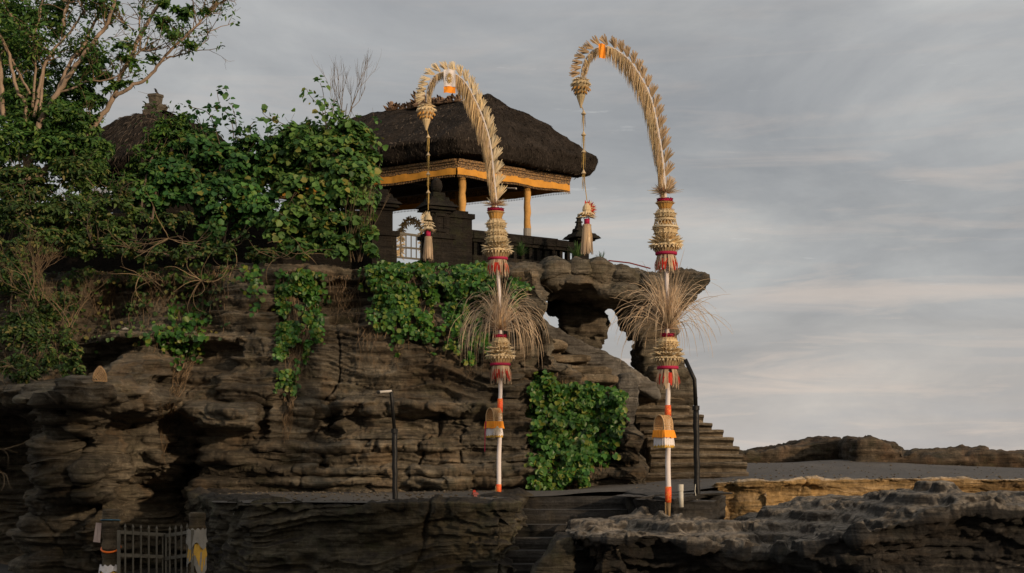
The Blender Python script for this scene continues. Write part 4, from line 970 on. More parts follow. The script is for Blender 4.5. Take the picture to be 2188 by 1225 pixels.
penjor('tall penjor on the shore rock beside the white pipe, small orange cloth at apex', 18.0,
    [(400, 1420), (600, 1425), (820, 1427), (1100, 1428)],
    [(1421, 415), (1418, 372), (1415, 340), (1409, 300), (1400, 250), (1389, 208), (1372, 171), (1348, 134), (1325, 113), (1302, 101), (1281, 101), (1265, 110), (1251, 127), (1244, 148), (1241, 166)],
    [('spikes', 412, 68, 0, 0), ('flowers', 429, 34, 0, 0), ('cup', 434, 36, 447, 23), ('tier', 460, 52, 468, 34), ('lattice', 470, 44, 486, 52), ('tier', 493, 60, 508, 36), ('bigpetals', 522, 80, 0, 0), ('basket', 526, 62, 541, 44), ('belt', 542, 47, 0, 0), ('fringe', 546, 48, 588, 0)],
    [('flowers', 717, 28, 0, 0), ('tier', 734, 54, 745, 36), ('bigpetals', 752, 66, 0, 0), ('bigpetals', 763, 78, 0, 0), ('basket', 766, 62, 783, 44), ('belt', 786, 46, 0, 0), ('fringe', 789, 48, 834, 0)],
    dict(y=703, n=420, l=1.15, g=(.06, .50), c=36, bias=-.12), 1,
    dict(x=1241, x2=1247, x3=1254, w=46, cone=(170, 231), beads=(241, 286, 323, 368), tas=(428, 463, 480, 545)), (1278, 1292, 100, 100, 131), 1100, 21)
penjor('penjor on the left platform with a white and yellow cloth at its apex', 20.8,
    [(430, 1058), (560, 1064), (700, 1069), (830, 1069), (900, 1068), (1062, 1065)],
    [(1060, 432), (1057, 400), (1054, 371), (1047, 308), (1033, 257), (1013, 210), (994, 177), (974, 160), (951, 154), (931, 161), (919, 177), (912, 198), (911, 219)],
    [('spikes', 439, 58, 0, 0), ('flowers', 449, 36, 0, 0), ('cup', 454, 34, 469, 24), ('tier', 481, 50, 489, 38), ('tier', 500, 52, 506, 42), ('tier', 514, 56, 524, 40), ('bigpetals', 533, 72, 0, 0), ('basket', 537, 58, 551, 42), ('belt', 553, 43, 0, 0), ('fringe', 556, 46, 594, 0)],
    [('flowers', 719, 26, 0, 0), ('tier', 734, 44, 744, 38), ('bigpetals', 748, 60, 0, 0), ('bigpetals', 758, 72, 0, 0), ('basket', 762, 58, 776, 42), ('belt', 779, 44, 0, 0), ('fringe', 782, 46, 824, 0)],
    dict(y=706, n=330, l=1.12, g=(.30, 1.0), c=30, bias=-.18), 0,
    dict(x=911, x2=915, x3=915, w=44, cone=(226, 279), beads=(292, 330, 371, 410), tas=(449, 492, 506, 558)), (949, 974, 154, 190, 204), 1062, 34)

# woven offering shrines tied to the poles
def basket_shrine(px, py0, py1, py2, py3, Y, label, seed, ribbon=False):
    """hood top, hood foot / cloth top, orange/white seam, hem"""
    rs = random.Random(seed); s = Y/F; zt, zc, zm, zh = [(HY-v)*s for v in (py0, py1, py2, py3)]
    c = Vector(((px-CX)*s, Y-.14, 0)); t = empty('offering_shrine', (c.x, c.y, zh), label, 'offering shrine', 'woven offering shrines on the penjor poles')
    th = R(-52); ax = Vector((math.sin(th), -math.cos(th), 0))*-1; ax = Vector((-math.cos(R(42)), -math.sin(R(42)), 0)); sd = Vector((math.sin(R(42)), -math.cos(R(42)), 0)); r = .086; hgt = zt-zc; ln = .16
    def hp(u, a):  # u along the axis, a round the arch 0..1
        an = math.pi*a; k = abs(math.cos(an)); return c+ax*(u-.5)*ln+sd*(math.cos(an)*r)+Vector((0, 0, zc+hgt*math.sin(an)**.7))
    mb = MB()
    for q in range(-9, 22):
        for sg in (1, -1):
            ps = []
            for j in range(15):
                a = j/14; u = (q/9)+sg*(a-.5)*1.6
                if 0 <= u <= 1: ps.append(hp(u, a))
                else:
                    if len(ps) > 1: mb.tube(ps, .0042, 4)
                    ps = []
            if len(ps) > 1: mb.tube(ps, .0042, 4)
    for u in (0, 1): mb.tube([hp(u, j/14) for j in range(15)], .008, 5)
    mb.build('woven_hood', M['cane'], t)
    mb = MB(); ang = math.atan2(ax.y, ax.x)
    mb.box((c.x, c.y, (zc+zh)/2+.03), (ln*.96, r*1.9, (zc-zh)*.6), ang); mb.build('shelf', M['cane'], t)
    def skirt(z0, z1, o0, o1, m_, nm, wav=.008):
        mb = MB(); vs = []; fs = []; n = 56
        for j in range(n):
            a = j/n*4; k = int(a); f = a-k; cs_ = [(-1, -1), (1, -1), (1, 1), (-1, 1), (-1, -1)]; X_ = cs_[k][0]*(1-f)+cs_[k+1][0]*f; Y_ = cs_[k][1]*(1-f)+cs_[k+1][1]*f
            for z_, o, w_ in ((z0, o0, 0), ((z0+z1)/2, (o0+o1)/2, wav), (z1, o1, wav*1.6)):
                e = w_*math.sin(j*1.9+seed); vs.append(c+ax*(X_*(ln/2+o+e))+sd*(Y_*(r+o+e))+Vector((0, 0, z_+(rs.uniform(-.008, .008) if z_ == z1 else 0))))
        for j in range(n):
            j2 = (j+1) % n; b = 3*j; b2 = 3*j2; fs += [(b, b+1, b2+1, b2), (b+1, b+2, b2+2, b2+1)]
        mb.add(vs, fs); return mb.build(nm, m_, t, True)
    skirt(zc, zm, .012, .022, M['orange_cloth'], 'orange_cloth'); w = skirt(zm+.02, zh, .004, .002, M['white_cloth'], 'white_cloth', .012)
    skirt(zh+.012, zh-.022, .006, .006, M['yellow_cloth'], 'yellow_fringe')
    mb = MB(); mb.tube([c+Vector((0, .04, zc)), c+Vector((.0, .15, zc))], .012, 6); mb.build('tie', M['cord'], t)
    if ribbon:
        mb = MB(); p = c+ax*(ln/2+.02)-sd*r*.8+Vector((0, 0, zc)); mb.ribbon([p, p+Vector((-.01, 0, -.2)), p+Vector((-.015, 0, -.44))], .02, (1, 0, 0), .5); mb.build('red_ribbon', M['magenta'], t)
        mb = MB()
        for q in range(7): p = c+sd*.16+ax*.08+Vector((0, 0, zm+.03)); a = R(-35+q*12); mb.ribbon([p, p+Vector((math.sin(a)*.07, -.03, -math.cos(a)*.07)), p+Vector((math.sin(a)*.10, -.03, -math.cos(a)*.13))], .012, (1, 0, .2), .6)
        mb.build('straw_tassel', M['straw_pale'], t)
basket_shrine(1415, 888, 920, 936, 953, 18.0, 'woven hooded offering shrine on the penjor nearest the stairs, orange over white cloth', 3)
basket_shrine(1056, 873, 901, 916, 932, 20.8, 'woven hooded offering shrine on the left penjor with a red ribbon hanging down', 5, True)

# ---------------------------------------------------------------- lamp posts, pipe, small things
def lamp_post(pts_px, Y, r0, label, armn=None):
    t = empty('lamp_post', P(*pts_px[0], Y), label, 'lamp post'); ps = [P(a, b, Y) for a, b in pts_px]
    k = max(1, len(ps)-2); mb = MB(); n = 10; lo = ps[0]; mid = ps[1]
    mb.tube([lo-Vector((0, 0, .1))]+[lo.lerp(mid, i/n)+Vector((.004*math.sin(i*2.1), 0, 0)) for i in range(n+1)], [r0]+[r0*(1+.05*math.sin(i*1.7)) for i in range(n+1)], 10); mb.build('lower_pole', M['black_metal'], t, True)
    mb = MB(); mb.tube([mid-Vector((0, 0, .03)), mid+Vector((0, 0, .03))], r0*1.25, 10); mb.build('pole_collar', M['black_metal'], t)
    mb = MB(); mb.tube([mid]+ps[2:], r0*.66, 8); mb.build('upper_pole', M['black_metal'], t, True)
    if armn:
        a, b, rad, mt = armn; mb = MB(); mb.tube([P(*a, Y), P(*b, Y-.15)], rad, 8); h = mb.build('lamp_arm', mt, t)
        mb = MB(); mb.tube([P(*b, Y-.15), P(b[0]-5, b[1]+1, Y-.16)], rad*1.3, 8); mb.build('lamp_cap', M['black_metal'], h)
    return t
lamp_post([(844, 1072), (843, 921), (836, 842), (834, 836)], 19.3, .036, 'black lamp post with short pale arm on the left platform', ((836, 836), (811, 838), .017, M['lamp_grey']))
lp = lamp_post([(1490, 1072), (1487, 872), (1484, 811), (1464, 768)], 19.6, .042, 'black bent lamp post in front of the rock stairs')
mb = MB(); mb.tube([P(1486, 1035, 19.5), P(1485, 1050, 19.5), P(1488, 1066, 19.5), P(1492, 1072, 19.5)], .006, 5); mb.build('cable', M['pvc'], lp)
t = empty('plastic_pipe', P(1455, 1078, 18.7), 'short white plastic pipe standing between penjor and black lamp post', 'pipe')
mb = MB(); mb.tube([P(1456, 1084, 18.7), P(1455, 1046, 18.7)], .030, 14); mb.build('pipe_shaft', M['pvc'], t, True)
mb = MB(); mb.lathe(P(1454.5, 1049, 18.7), [(.038, 0), (.038, .085), (.031, .085), (.031, .02)], 14); mb.build('pipe_socket', M['pvc'], t)
t = empty('offering_stand', P(1015, 1066, 20.3), 'small dull red offering stand on the platform left of the penjor', 'stand')
c = P(1015, 1064, 20.3); mb = MB(); mb.box(c+Vector((0, 0, .062)), (.09, .08, .03), .3, .8); mb.build('tray', M['red_plastic'], t); mb = MB(); mb.box(c+Vector((0, 0, .025)), (.06, .06, .05), .3, .7); mb.build('foot', M['red_plastic'], t)
mb = MB(); mb.box(c+Vector((-.01, 0, .095)), (.05, .05, .03), .1, .6); mb.build('offering', M['red'], t)
# cane cage on the ledge
def cage():
    q0 = surf_pt(205, 812); c = Vector((q0[0]+.05, q0[1]-.02, q0[2]-.01)); r = .105; t = empty('cane_cage', c, 'round woven cane cage sitting on the rock ledge at the left', 'cage'); mb = MB()
    def q(a, h): rr = r*(math.sin(min(1, h*1.0)*math.pi*.5+.0) if False else math.cos((h**1.6)*math.pi*.47)); return c+Vector((math.cos(a)*rr, math.sin(a)*rr, h*.24))
    for k in range(14):
        for sg in (1, -1): mb.tube([q(k/14*6.283+sg*h*2.2, h) for h in np.linspace(0, .97, 12)], .0045, 4)
    for h in (0, .02, .97): mb.tube([q(k/14*6.283, h) for k in range(15)], .007, 4)
    mb.build('woven_shell', M['cane'], t)

# gate at the lower left
GY = 16.6
def gate_post(px, py, w, label, seed):
    t = empty('gate_post', P(px, 1300, GY), label, 'post', 'rough stone gate posts'); zt = P(0, py, GY).z; rad = w*GY/F/2; n = 28; mb = MB(); prof = []
    for i in range(n+1):
        f = i/n; prof.append((rad*(1+.07*math.sin(i*1.3+seed)+.05*math.sin(i*3.1)), -2.2+(zt+2.2)*f))
    prof += [(rad*.8, zt+.012), (rad*.3, zt+.015)]
    mb.lathe((pxx(px, GY), GY, 0), prof, 14, .05, 3); o = mb.build('shaft', M['gatestone'], t, True); return t
M['gatestone'] = rock_mat('weathered_post', (.03, .025, .018), (.12, .095, .065), (.30, .24, .16), (.26, .14, .05), .3, .5, .3)
g1 = gate_post(236, 1091, 36, 'rough round stone gate post with orange ring and white notice, left of the gate', 1)
g2 = gate_post(421, 1097, 36, 'rough stone gate post wrapped in white and yellow cloth, right of the gate', 2)
def torus(mb, c, R_, r, sx=1, tilt=0, n=28, sq=1.0):
    ps = [Vector(c)+Vector((math.cos(a)*R_*sx, math.sin(a)*R_, math.sin(a)*tilt)) for a in np.linspace(0, 2*math.pi, n)]; mb.tube(ps, r, 6, False)
mb = MB(); torus(mb, P(237, 1171, GY), .112, .012, .95, .045, 30); tag(mb.build('ring', M['orange_plastic'], None, True), 'bright orange plastic ring looped round the left gate post', 'ring')
mb = MB(); torus(mb, P(236, 1112, GY), .108, .009, 1, -.01); mb.build('rope', M['blue'], g1, True)
def drape(name, px0, px1, py0, py1, m, parent, seed, Yf=GY-.125, rw=.11, tail=None):
    """cloth wrapped round a post, ragged lower edge"""
    rs = random.Random(seed); mb = MB(); n = 26; rows = 7; cx = pxx((px0+px1)/2, GY); rr = (px1-px0)/2*GY/F; vs = []; fs = []
    for i in range(rows+1):
        for j in range(n+1):
            a = math.pi*(1.12+.76*0)+math.pi*1.0*j/n-.12*math.pi*(1-2*j/n)*0; a = math.pi+math.pi*j/n; f = i/rows
            z0 = P(0, py0, GY).z; z1 = P(0, py1+(py1-py0)*.22*math.sin(j*.55+seed)+((tail or 0)*max(0, 1-abs(j/n-.75)*4)), GY).z
            r = rr*(1+.07*math.sin(j*1.7+i*.6+seed)+.10*f); vs.append((cx+math.cos(a)*r, GY+math.sin(a)*r*.95-.012, z0+(z1-z0)*f+.012*math.sin(j*1.3)*(1-f)))
    for i in range(rows):
        for j in range(n): b = i*(n+1)+j; fs.append((b, b+1, b+n+2, b+n+1))
    mb.add(vs, fs); return mb.build(name, m, parent, True)
drape('cloth_wrap', 215, 256, 1207, 1222, M['white_cloth'], g1, 1); drape('cloth_wrap', 218, 258, 1219, 1262, M['yellow_cloth'], g1, 2)
drape('cloth_wrap', 401, 441, 1130, 1166, M['dull_cloth'], g2, 3); drape('cloth_wrap', 403, 440, 1160, 1192, M['yellow_cloth'], g2, 4, tail=24); drape('cloth_wrap', 402, 440, 1178, 1205, M['dull_cloth'], g2, 6, tail=38)
mb = MB(); mb.add([P(205, 1117, GY-.1), P(217, 1118, GY-.06), P(214, 1160, GY-.06), P(199, 1158, GY-.12), P(205, 1117, GY-.09), P(217, 1118, GY-.05), P(214, 1160, GY-.05), P(199, 1158, GY-.11)],
    [(0, 1, 2, 3), (7, 6, 5, 4), (0, 4, 5, 1), (1, 5, 6, 2), (2, 6, 7, 3), (3, 7, 4, 0)])
tag(mb.build('notice_board', simple('weathered_pink_board', (.42, .34, .33), .8, .35, 14, .2, stretch=(2, 2, .5))), 'narrow weathered pinkish board fixed to the side of the left gate post', 'notice')
gt = empty('metal_gate', P(330, 1300, GY), 'two leaved grey metal gate of spiked bars, its leaves meeting at an angle', 'gate')
def leaf_gate(A, B, ya, yb, za, zb, n):   # A,B = (px,Y); rail heights at both ends
    def q(t, py0, py1): Y = A[1]+(B[1]-A[1])*t; return Vector((pxx(A[0]+(B[0]-A[0])*t, Y), Y, P(0, py0+(py1-py0)*t, Y).z))
    lf = MB(); lf.beam(q(0, *ya), q(1, *ya), .03, .04); lf.beam(q(0, *yb), q(1, *yb), .03, .04); L_ = lf.build('leaf_frame', M['rail_metal'], gt)
    m2 = MB()
    for e in (0, 1): p = q(e, *ya); m2.beam(Vector((p.x, p.y, -2.2)), p+Vector((0, 0, .02)), .035, .035)
    m2.build('leaf_stile', M['rail_metal'], L_)
    for k in range(n):
        t = (k+.85)/(n+.7); p = q(t, *ya); b = MB(); b.tube([Vector((p.x, p.y-.02, -2.2)), p+Vector((0, -.02, .045)), p+Vector((0, -.02, .065)), p+Vector((0, -.02, .105))], [.0125, .0125, .018, .002], 6); b.build('bar', M['rail_metal'], L_)
leaf_gate((254, 16.5), (350, 16.95), (1137, 1143), (1186, 1190), 0, 0, 5)
leaf_gate((353, 16.95), (412, 16.5), (1145, 1136), (1194, 1185), 0, 0, 4)

# ---------------------------------------------------------------- vegetation
def leaf_mesh(pts, nrm, size, aspect=.62, fold=.18, down=0.0, seed=0, jit=.35, round_=False):
    rs = np.random.RandomState(seed); n = len(pts); pts = np.asarray(pts); nrm = np.asarray(nrm)+rs.normal(0, jit, (n, 3)); nrm /= np.linalg.norm(nrm, axis=1, keepdims=True)+1e-9
    t = rs.normal(0, 1, (n, 3)); t[:, 2] -= down*2.5; t -= nrm*(t*nrm).sum(1, keepdims=True); t /= np.linalg.norm(t, axis=1, keepdims=True)+1e-9; b = np.cross(nrm, t)
    L_ = (size*rs.uniform(.42, 1.38, n))[:, None]; w = L_*aspect*.5
    f1, f2, s1, s2 = (.22, .68, 1.0, .95) if round_ else (.30, .66, 1.0, .72)
    V = np.stack([pts, pts+t*L_*f1+b*w*s1+nrm*w*fold*2, pts+t*L_*f2+b*w*s2+nrm*w*fold*1.6, pts+t*L_-nrm*L_*.08, pts+t*L_*f2-b*w*s2+nrm*w*fold*1.6, pts+t*L_*f1-b*w*s1+nrm*w*fold*2], 1).reshape(-1, 3)
    i = (np.arange(n)*6)[:, None]; F1 = i+np.array([0, 1, 2, 3]); F2 = i+np.array([0, 3, 4, 5]); return V, np.concatenate([F1, F2])
DENS = 1.7
def clump_pts(E, seed, sub=.34, per=55):
    """E: (px, py, rx, ry in picture px, Y, depth radius m, leaf count) -> points and outward directions, gathered in clumps"""
    rs = np.random.RandomState(seed); PT = []; NR = []
    for (px, py, rx, ry, Y, rd, cnt) in E:
        s = Y/F; c = np.array(P(px, py, Y)); R3 = np.array([rx*s, rd, ry*s]); cnt *= DENS; k = max(1, int(cnt/per))
        d = rs.normal(0, 1, (k, 3)); d /= np.linalg.norm(d, axis=1, keepdims=True); rad = rs.uniform(.35, 1, k)**.6; cc = c+d*R3*rad[:, None]*(1-sub*.5)
        rr = min(R3[0], R3[2])*sub*rs.uniform(.6, 1.35, k)
        for j in range(k):
            m = int(per*rs.uniform(.6, 1.4)); e = rs.normal(0, 1, (m, 3)); e /= np.linalg.norm(e, axis=1, keepdims=True); e[:, 2] = np.where(e[:, 2] < -.3, -e[:, 2]*.6, e[:, 2])
            PT.append(cc[j]+e*rr[j]*rs.uniform(.55, 1.08, (m, 1))*np.array([1.15, 1, .8])); NR.append(e*.7+np.array([.05, -.25, .55])+d[j]*.3)
    return np.concatenate(PT), np.concatenate(NR)
def foliage(name, E, m, parent, size, seed, extra=None, **kw):
    p, n = clump_pts(E, seed, kw.pop('sub', .34), kw.pop('per', 55))
    if extra is not None and len(extra[0]): p = np.concatenate([p, extra[0]]); n = np.concatenate([n, extra[1]])
    V, Fc = leaf_mesh(p, n, size, seed=seed, **kw); return link(name, np_mesh(name, V, Fc), m, parent)
def grow(mb, p, d, L_, r, depth, rs, tips, up=.12, wig=.22, n=5, split=(2, 3), spread=.6):
    ps = [p.copy()]; v = d.normalized()
    for i in range(n): v = (v+Vector((rs.gauss(0, wig), rs.gauss(0, wig), rs.gauss(0, wig)+up))).normalized(); p = p+v*L_/n; ps.append(p.copy())
    mb.tube(ps, [r*(1-.5*i/n) for i in range(n+1)], 5 if r > .02 else 3, False); tips.append((ps[-1].copy(), v.copy()))
    if depth > 0:
        for k in range(rs.randint(*split)):
            q = ps[rs.randint(max(1, n//2), n)]; w = Vector((rs.gauss(0, 1), rs.gauss(0, 1), rs.gauss(0, 1))); w = (v+w.normalized()*spread).normalized()
            grow(mb, q, w, L_*rs.uniform(.5, .8), r*.55, depth-1, rs, tips, up, wig, n, split, spread)
def cloud(tips, per, rad, rs_):
    pt = []; nr = []
    for p, v in tips:
        m = max(1, int(per*rs_.uniform(.4, 1.5))); e = rs_.normal(0, 1, (m, 3)); pt.append(np.array(p)+e*rad*np.array([1, 1, .7])); nr.append(e*.5+np.array([0, -.2, .8]))
    return (np.concatenate(pt), np.concatenate(nr)) if pt else (np.zeros((0, 3)), np.zeros((0, 3)))

def big_tree():
    rs = random.Random(5); nr_ = np.random.RandomState(5); Y0 = 26.2
    t = empty('tall_tree', P(50, 545, Y0), 'tall leaning tree with pale forked branches reaching over the shrine at the upper left', 'tree')
    B = [ # (points px, start width px, end width px, depth drift, twigs)
        ([(50, 560), (52, 470), (55, 400), (66, 330), (85, 262)], 17, 13, 0, 0),
        ([(85, 262), (112, 214), (142, 172), (177, 120), (208, 80), (231, 44), (248, -15)], 12, 6.5, -.2, 5),
        ([(90, 255), (127, 190), (150, 135), (181, 94), (201, 50), (228, -10)], 10, 5, .3, 5),
        ([(60, 400), (120, 340), (170, 305), (214, 254), (244, 208), (258, 161), (278, 127), (295, 84), (318, 44), (350, -8)], 14, 7, .1, 9),
        ([(246, 206), (284, 184), (315, 167), (345, 131), (375, 97), (405, 70), (435, 37), (469, 7), (492, -6)], 8.5, 2.6, -.3, 16),
        ([(355, 124), (388, 117), (420, 107)], 4, 1.5, 0, 4),
        ([(52, 460), (52, 300), (54, 220), (37, 197), (24, 144), (20, 117), (0, 77), (-20, 40)], 9, 6, -.3, 3),
        ([(72, 250), (94, 144), (107, 117), (77, 90), (47, 64), (20, 27), (5, -8)], 7.5, 4, .2, 5),
        ([(64, 200), (30, 137), (15, 100), (-10, 60)], 6, 4, .4, 3),
        ([(125, 198), (160, 187), (187, 174), (228, 171), (254, 160)], 5, 3, -.2, 4),
        ([(85, 240), (97, 134), (141, 77), (174, 33), (187, -5)], 7, 4, .4, 5),
        ([(6, 250), (3, 187), (-2, 120)], 11, 9, 0, 1), ([(70, 230), (76, 150), (74, 80), (88, 20), (92, -10)], 6, 3.5, .5, 3),
        ([(278, 137), (298, 110), (328, 107), (348, 94)], 4, 1.6, -.2, 6), ([(300, 70), (299, 30), (312, -5)], 4.5, 2, .2, 5), ([(286, 62), (265, 50), (255, 30)], 2.5, 1, 0, 5),
        ([(127, -5), (150, 6), (165, 3), (182, 30)], 4, 2, 0, 3), ([(135, 55), (142, 10), (150, -10)], 6, 4, .1, 2),
        ([(420, 107), (440, 85), (445, 60)], 1.8, .8, .1, 2)]
    mb = MB(); tw = MB(); tips = []
    for pts, w0, w1, dr, nt in B:
        k = len(pts); ps = smooth_path([P(x, y, Y0+dr*i/(k-1)) for i, (x, y) in enumerate(pts)], k*4); n = len(ps)
        mb.tube([p+Vector((rs.gauss(0, .008), rs.gauss(0, .01), rs.gauss(0, .008))) for p in ps], [(w0+(w1-w0)*i/(n-1))*.5*Y0/F for i in range(n)], 9, True)
        for q in range(nt*2):
            i = rs.randint(n//3, n-2); d = (ps[i+1]-ps[i]).normalized(); sd = Vector((rs.uniform(-1, 1), rs.uniform(-.8, .8), rs.uniform(-.1, .9)))
            grow(tw, ps[i], d*.6+sd, rs.uniform(.25, .6), .011, 2, rs, tips, .05, .22, 4, (1, 3), .7)
    mb.build('trunk', M['bark'], t, True); tw.build('twigs', M['twig'], t)
    rt = [x for x in tips if (x[0].x/x[0].y*F+CX) > 235]; lf = [x for x in tips if (x[0].x/x[0].y*F+CX) <= 235]
    ex = cloud([x for x in rt if rs.random() < .16], 12, .07, nr_); ex2 = cloud([x for x in lf if rs.random() < .55], 14, .10, nr_)
    E = [(30, 60, 75, 70, 26.6, .8, 1500), (20, 150, 60, 80, 26.8, .8, 1300), (95, 60, 55, 60, 27, .7, 900), (120, 20, 50, 35, 27, .6, 500), (190, 135, 42, 36, 26.9, .4, 800), (205, 165, 30, 30, 26.5, .3, 450), (105, 155, 50, 45, 27.2, .6, 700), (165, 200, 48, 40, 26.9, .5, 800),
         (60, 230, 60, 50, 26.6, .6, 1000), (205, 215, 25, 22, 26.5, .3, 250), (130, 250, 55, 40, 26.4, .5, 900), (185, 262, 38, 30, 26.2, .4, 500), (20, 300, 60, 70, 26, .7, 1200), (120, 320, 80, 45, 26, .6, 1400), (200, 320, 42, 34, 26, .4, 600),
         (350, 46, 26, 12, 26, .2, 220), (392, 26, 22, 18, 26, .2, 260), (365, 72, 17, 12, 26, .2, 120), (436, 26, 12, 9, 26, .12, 70), (406, 95, 13, 9, 26, .12, 80), (268, 100, 16, 9, 26.2, .15, 110), (262, 126, 20, 11, 26.2, .15, 150), (268, 178, 15, 8, 26.2, .12, 80), (237, 185, 18, 14, 26.2, .15, 130), (332, 128, 9, 7, 26, .1, 40), (352, 5, 16, 8, 26, .1, 90), (283, 138, 12, 8, 26, .1, 50)]
    E = [(e[:6]+((int(e[6]*.62),) if e[1] < 175 and e[0] < 235 else (e[6],))) for e in E]
    foliage('crown', E, M['leaf_tree'], t, .105, 21, (np.concatenate([ex[0], ex2[0]]), np.concatenate([ex[1], ex2[1]])), aspect=.42, per=38, sub=.30)
big_tree()
def bush(name, label, root, stems, E, m, size, seed, group=None, twigs=0, tip=.5, aspect=.9, rnd=True, per=40, sub=.30, stem_r=.022, stem_m='bark_dark', tippx=None):
    rs = random.Random(seed); nr_ = np.random.RandomState(seed); t = empty(name, P(*root), label, 'bush', group); mb = MB(); tips = []; rp_ = P(*root)
    for e in E[:stems]:
        tg = P(e[0], e[1], e[4]); mid = rp_.lerp(tg, .5)+Vector((rs.uniform(-.15, .15), rs.uniform(-.1, .1), rs.uniform(-.1, .1)))
        mb.tube(smooth_path([rp_+Vector((rs.uniform(-.3, .3), 0, 0)), mid, tg], 8), [stem_r*(1-.07*i) for i in range(8)], 6)
        for k in range(5): grow(mb, tg, Vector((rs.uniform(-1, 1), rs.uniform(-1, .5), rs.uniform(0, 1))), rs.uniform(.3, .6), .009, 1, rs, tips, .08)
    for q in (tippx or []):      # long leafy sprigs rising out of the bush: polyline px, Y
        pts, Y = q; ps = smooth_path([P(x, y, Y) for x, y in pts], 10); mb.tube(ps, [.012*(1-.06*i) for i in range(10)], 4)
        for p in ps[3:]: tips += [(p+Vector((rs.uniform(-.06, .06), rs.uniform(-.06, .06), rs.uniform(-.03, .05))), Vector((0, 0, 1)))]*2
    mb.build('stems', M[stem_m], t)
    ex = cloud([x for x in tips if rs.random() < tip], 5, .075, nr_)
    foliage('foliage', E, m, t, size, seed, ex, aspect=aspect, round_=rnd, per=per, sub=sub); return t
bush('broadleaf_bush', 'large round leaved bush with tall sprigs and yellow leaves left of the pavilion roof', (720, 545, 26.3), 7,
    [(700, 330, 85, 60, 26.2, .7, 1500), (760, 300, 45, 38, 26.2, .5, 650), (640, 300, 55, 35, 26.4, .5, 700), (745, 400, 72, 65, 25.9, .7, 1500), (660, 420, 75, 60, 26, .7, 1400), (620, 480, 70, 50, 25.8, .6, 900), (700, 490, 60, 45, 25.7, .5, 900), (770, 460, 42, 55, 25.8, .4, 600), (600, 360, 60, 55, 26.4, .6, 900), (795, 350, 18, 35, 26, .2, 160), (640, 530, 60, 24, 25.6, .4, 500), (730, 530, 50, 30, 25.5, .4, 500), (790, 515, 22, 40, 25.5, .3, 260), (732, 268, 26, 14, 26.2, .2, 130)],
    M['leaf_light'], .105, 31, 'bushes along the cliff top', tippx=[([(700, 300), (690, 240), (662, 205), (655, 190)], 26), ([(700, 300), (695, 240), (690, 195), (684, 178)], 26), ([(640, 320), (620, 275), (570, 250), (560, 240)], 26), ([(640, 310), (600, 280), (578, 300)], 26.1), ([(700, 290), (712, 250), (706, 220)], 26), ([(790, 400), (812, 350), (806, 305)], 26)])
bush('broadleaf_bush', 'dark green round leaved bush with sparse sprigs against the sky, between shrine and taller bush', (470, 540, 26.6), 6,
    [(500, 360, 90, 60, 26.6, .8, 1500), (420, 330, 70, 50, 26.7, .6, 1000), (560, 330, 55, 45, 26.6, .6, 700), (380, 380, 75, 48, 26.5, .6, 1000), (480, 430, 110, 55, 26.3, .7, 1500), (540, 440, 60, 60, 26.1, .5, 800), (330, 420, 70, 40, 26.4, .5, 700), (470, 500, 70, 25, 26.2, .4, 350)],
    M['leaf_bush'], .10, 33, 'bushes along the cliff top', tippx=[([(500, 320), (495, 260), (470, 225), (464, 195)], 26.6), ([(500, 320), (505, 270), (495, 222)], 26.6), ([(470, 310), (455, 260), (440, 238), (402, 228)], 26.6), ([(540, 310), (535, 270), (545, 262)], 26.6), ([(440, 310), (425, 255), (415, 240)], 26.6)])
bush('leafy_shrub', 'mid green shrub below the thatched shrine, left edge touching the tall tree', (300, 470, 26), 4,
    [(370, 300, 60, 45, 26.9, .5, 1100), (320, 345, 55, 40, 26.7, .5, 900), (280, 395, 55, 35, 26.5, .5, 700), (355, 275, 30, 24, 26.9, .3, 300), (395, 265, 22, 22, 26.9, .3, 200), (430, 290, 40, 30, 26.9, .3, 300)],
    M['leaf_tree'], .095, 35, 'bushes along the cliff top', aspect=.45, rnd=False)
bush('leafy_shrub', 'tangled yellowish green shrub filling the far left below the tall tree', (90, 560, 25.4), 6,
    [(50, 400, 85, 50, 25.6, .6, 1500), (170, 370, 75, 45, 25.6, .6, 1300), (60, 470, 90, 45, 25.3, .6, 1300), (170, 450, 85, 45, 25.3, .5, 1200), (250, 440, 55, 40, 25.4, .4, 700), (120, 520, 110, 35, 25.1, .4, 1100), (225, 500, 70, 30, 25.2, .4, 600), (305, 480, 55, 25, 25.4, .3, 380)],
    M['leaf_shrub'], .085, 37, 'bushes along the cliff top', aspect=.5, rnd=False, per=36)
bush('leafy_shrub', 'low shrub hanging down the dark cliff at the far left edge', (40, 700, 24.8), 5,
    [(30, 600, 60, 50, 24.8, .5, 900), (100, 650, 60, 50, 24.7, .4, 800), (50, 710, 70, 50, 24.4, .5, 1000), (120, 750, 50, 45, 24.2, .4, 700), (40, 790, 60, 35, 23.6, .4, 600), (150, 790, 30, 30, 23.2, .3, 260), (20, 540, 40, 40, 24.9, .4, 400)],
    M['leaf_shrub'], .085, 39, aspect=.5, rnd=False, per=30, sub=.26)
bush('leafy_tree', 'dense dark leafy tree crown standing behind the pale forked branches at the far left', (20, 540, 28.5), 5,
    [(10, 180, 110, 110, 28.5, .9, 1700), (110, 260, 100, 80, 28.3, .9, 1500), (40, 330, 110, 70, 28, .8, 1500), (180, 340, 60, 50, 27.8, .6, 900), (20, 430, 120, 70, 27.8, .8, 1500), (150, 470, 110, 60, 27.4, .7, 1400), (15, 60, 60, 60, 28.5, .6, 600), (200, 400, 40, 40, 27.8, .4, 500)],
    M['leaf_tree'], .12, 41, aspect=.5, rnd=False)
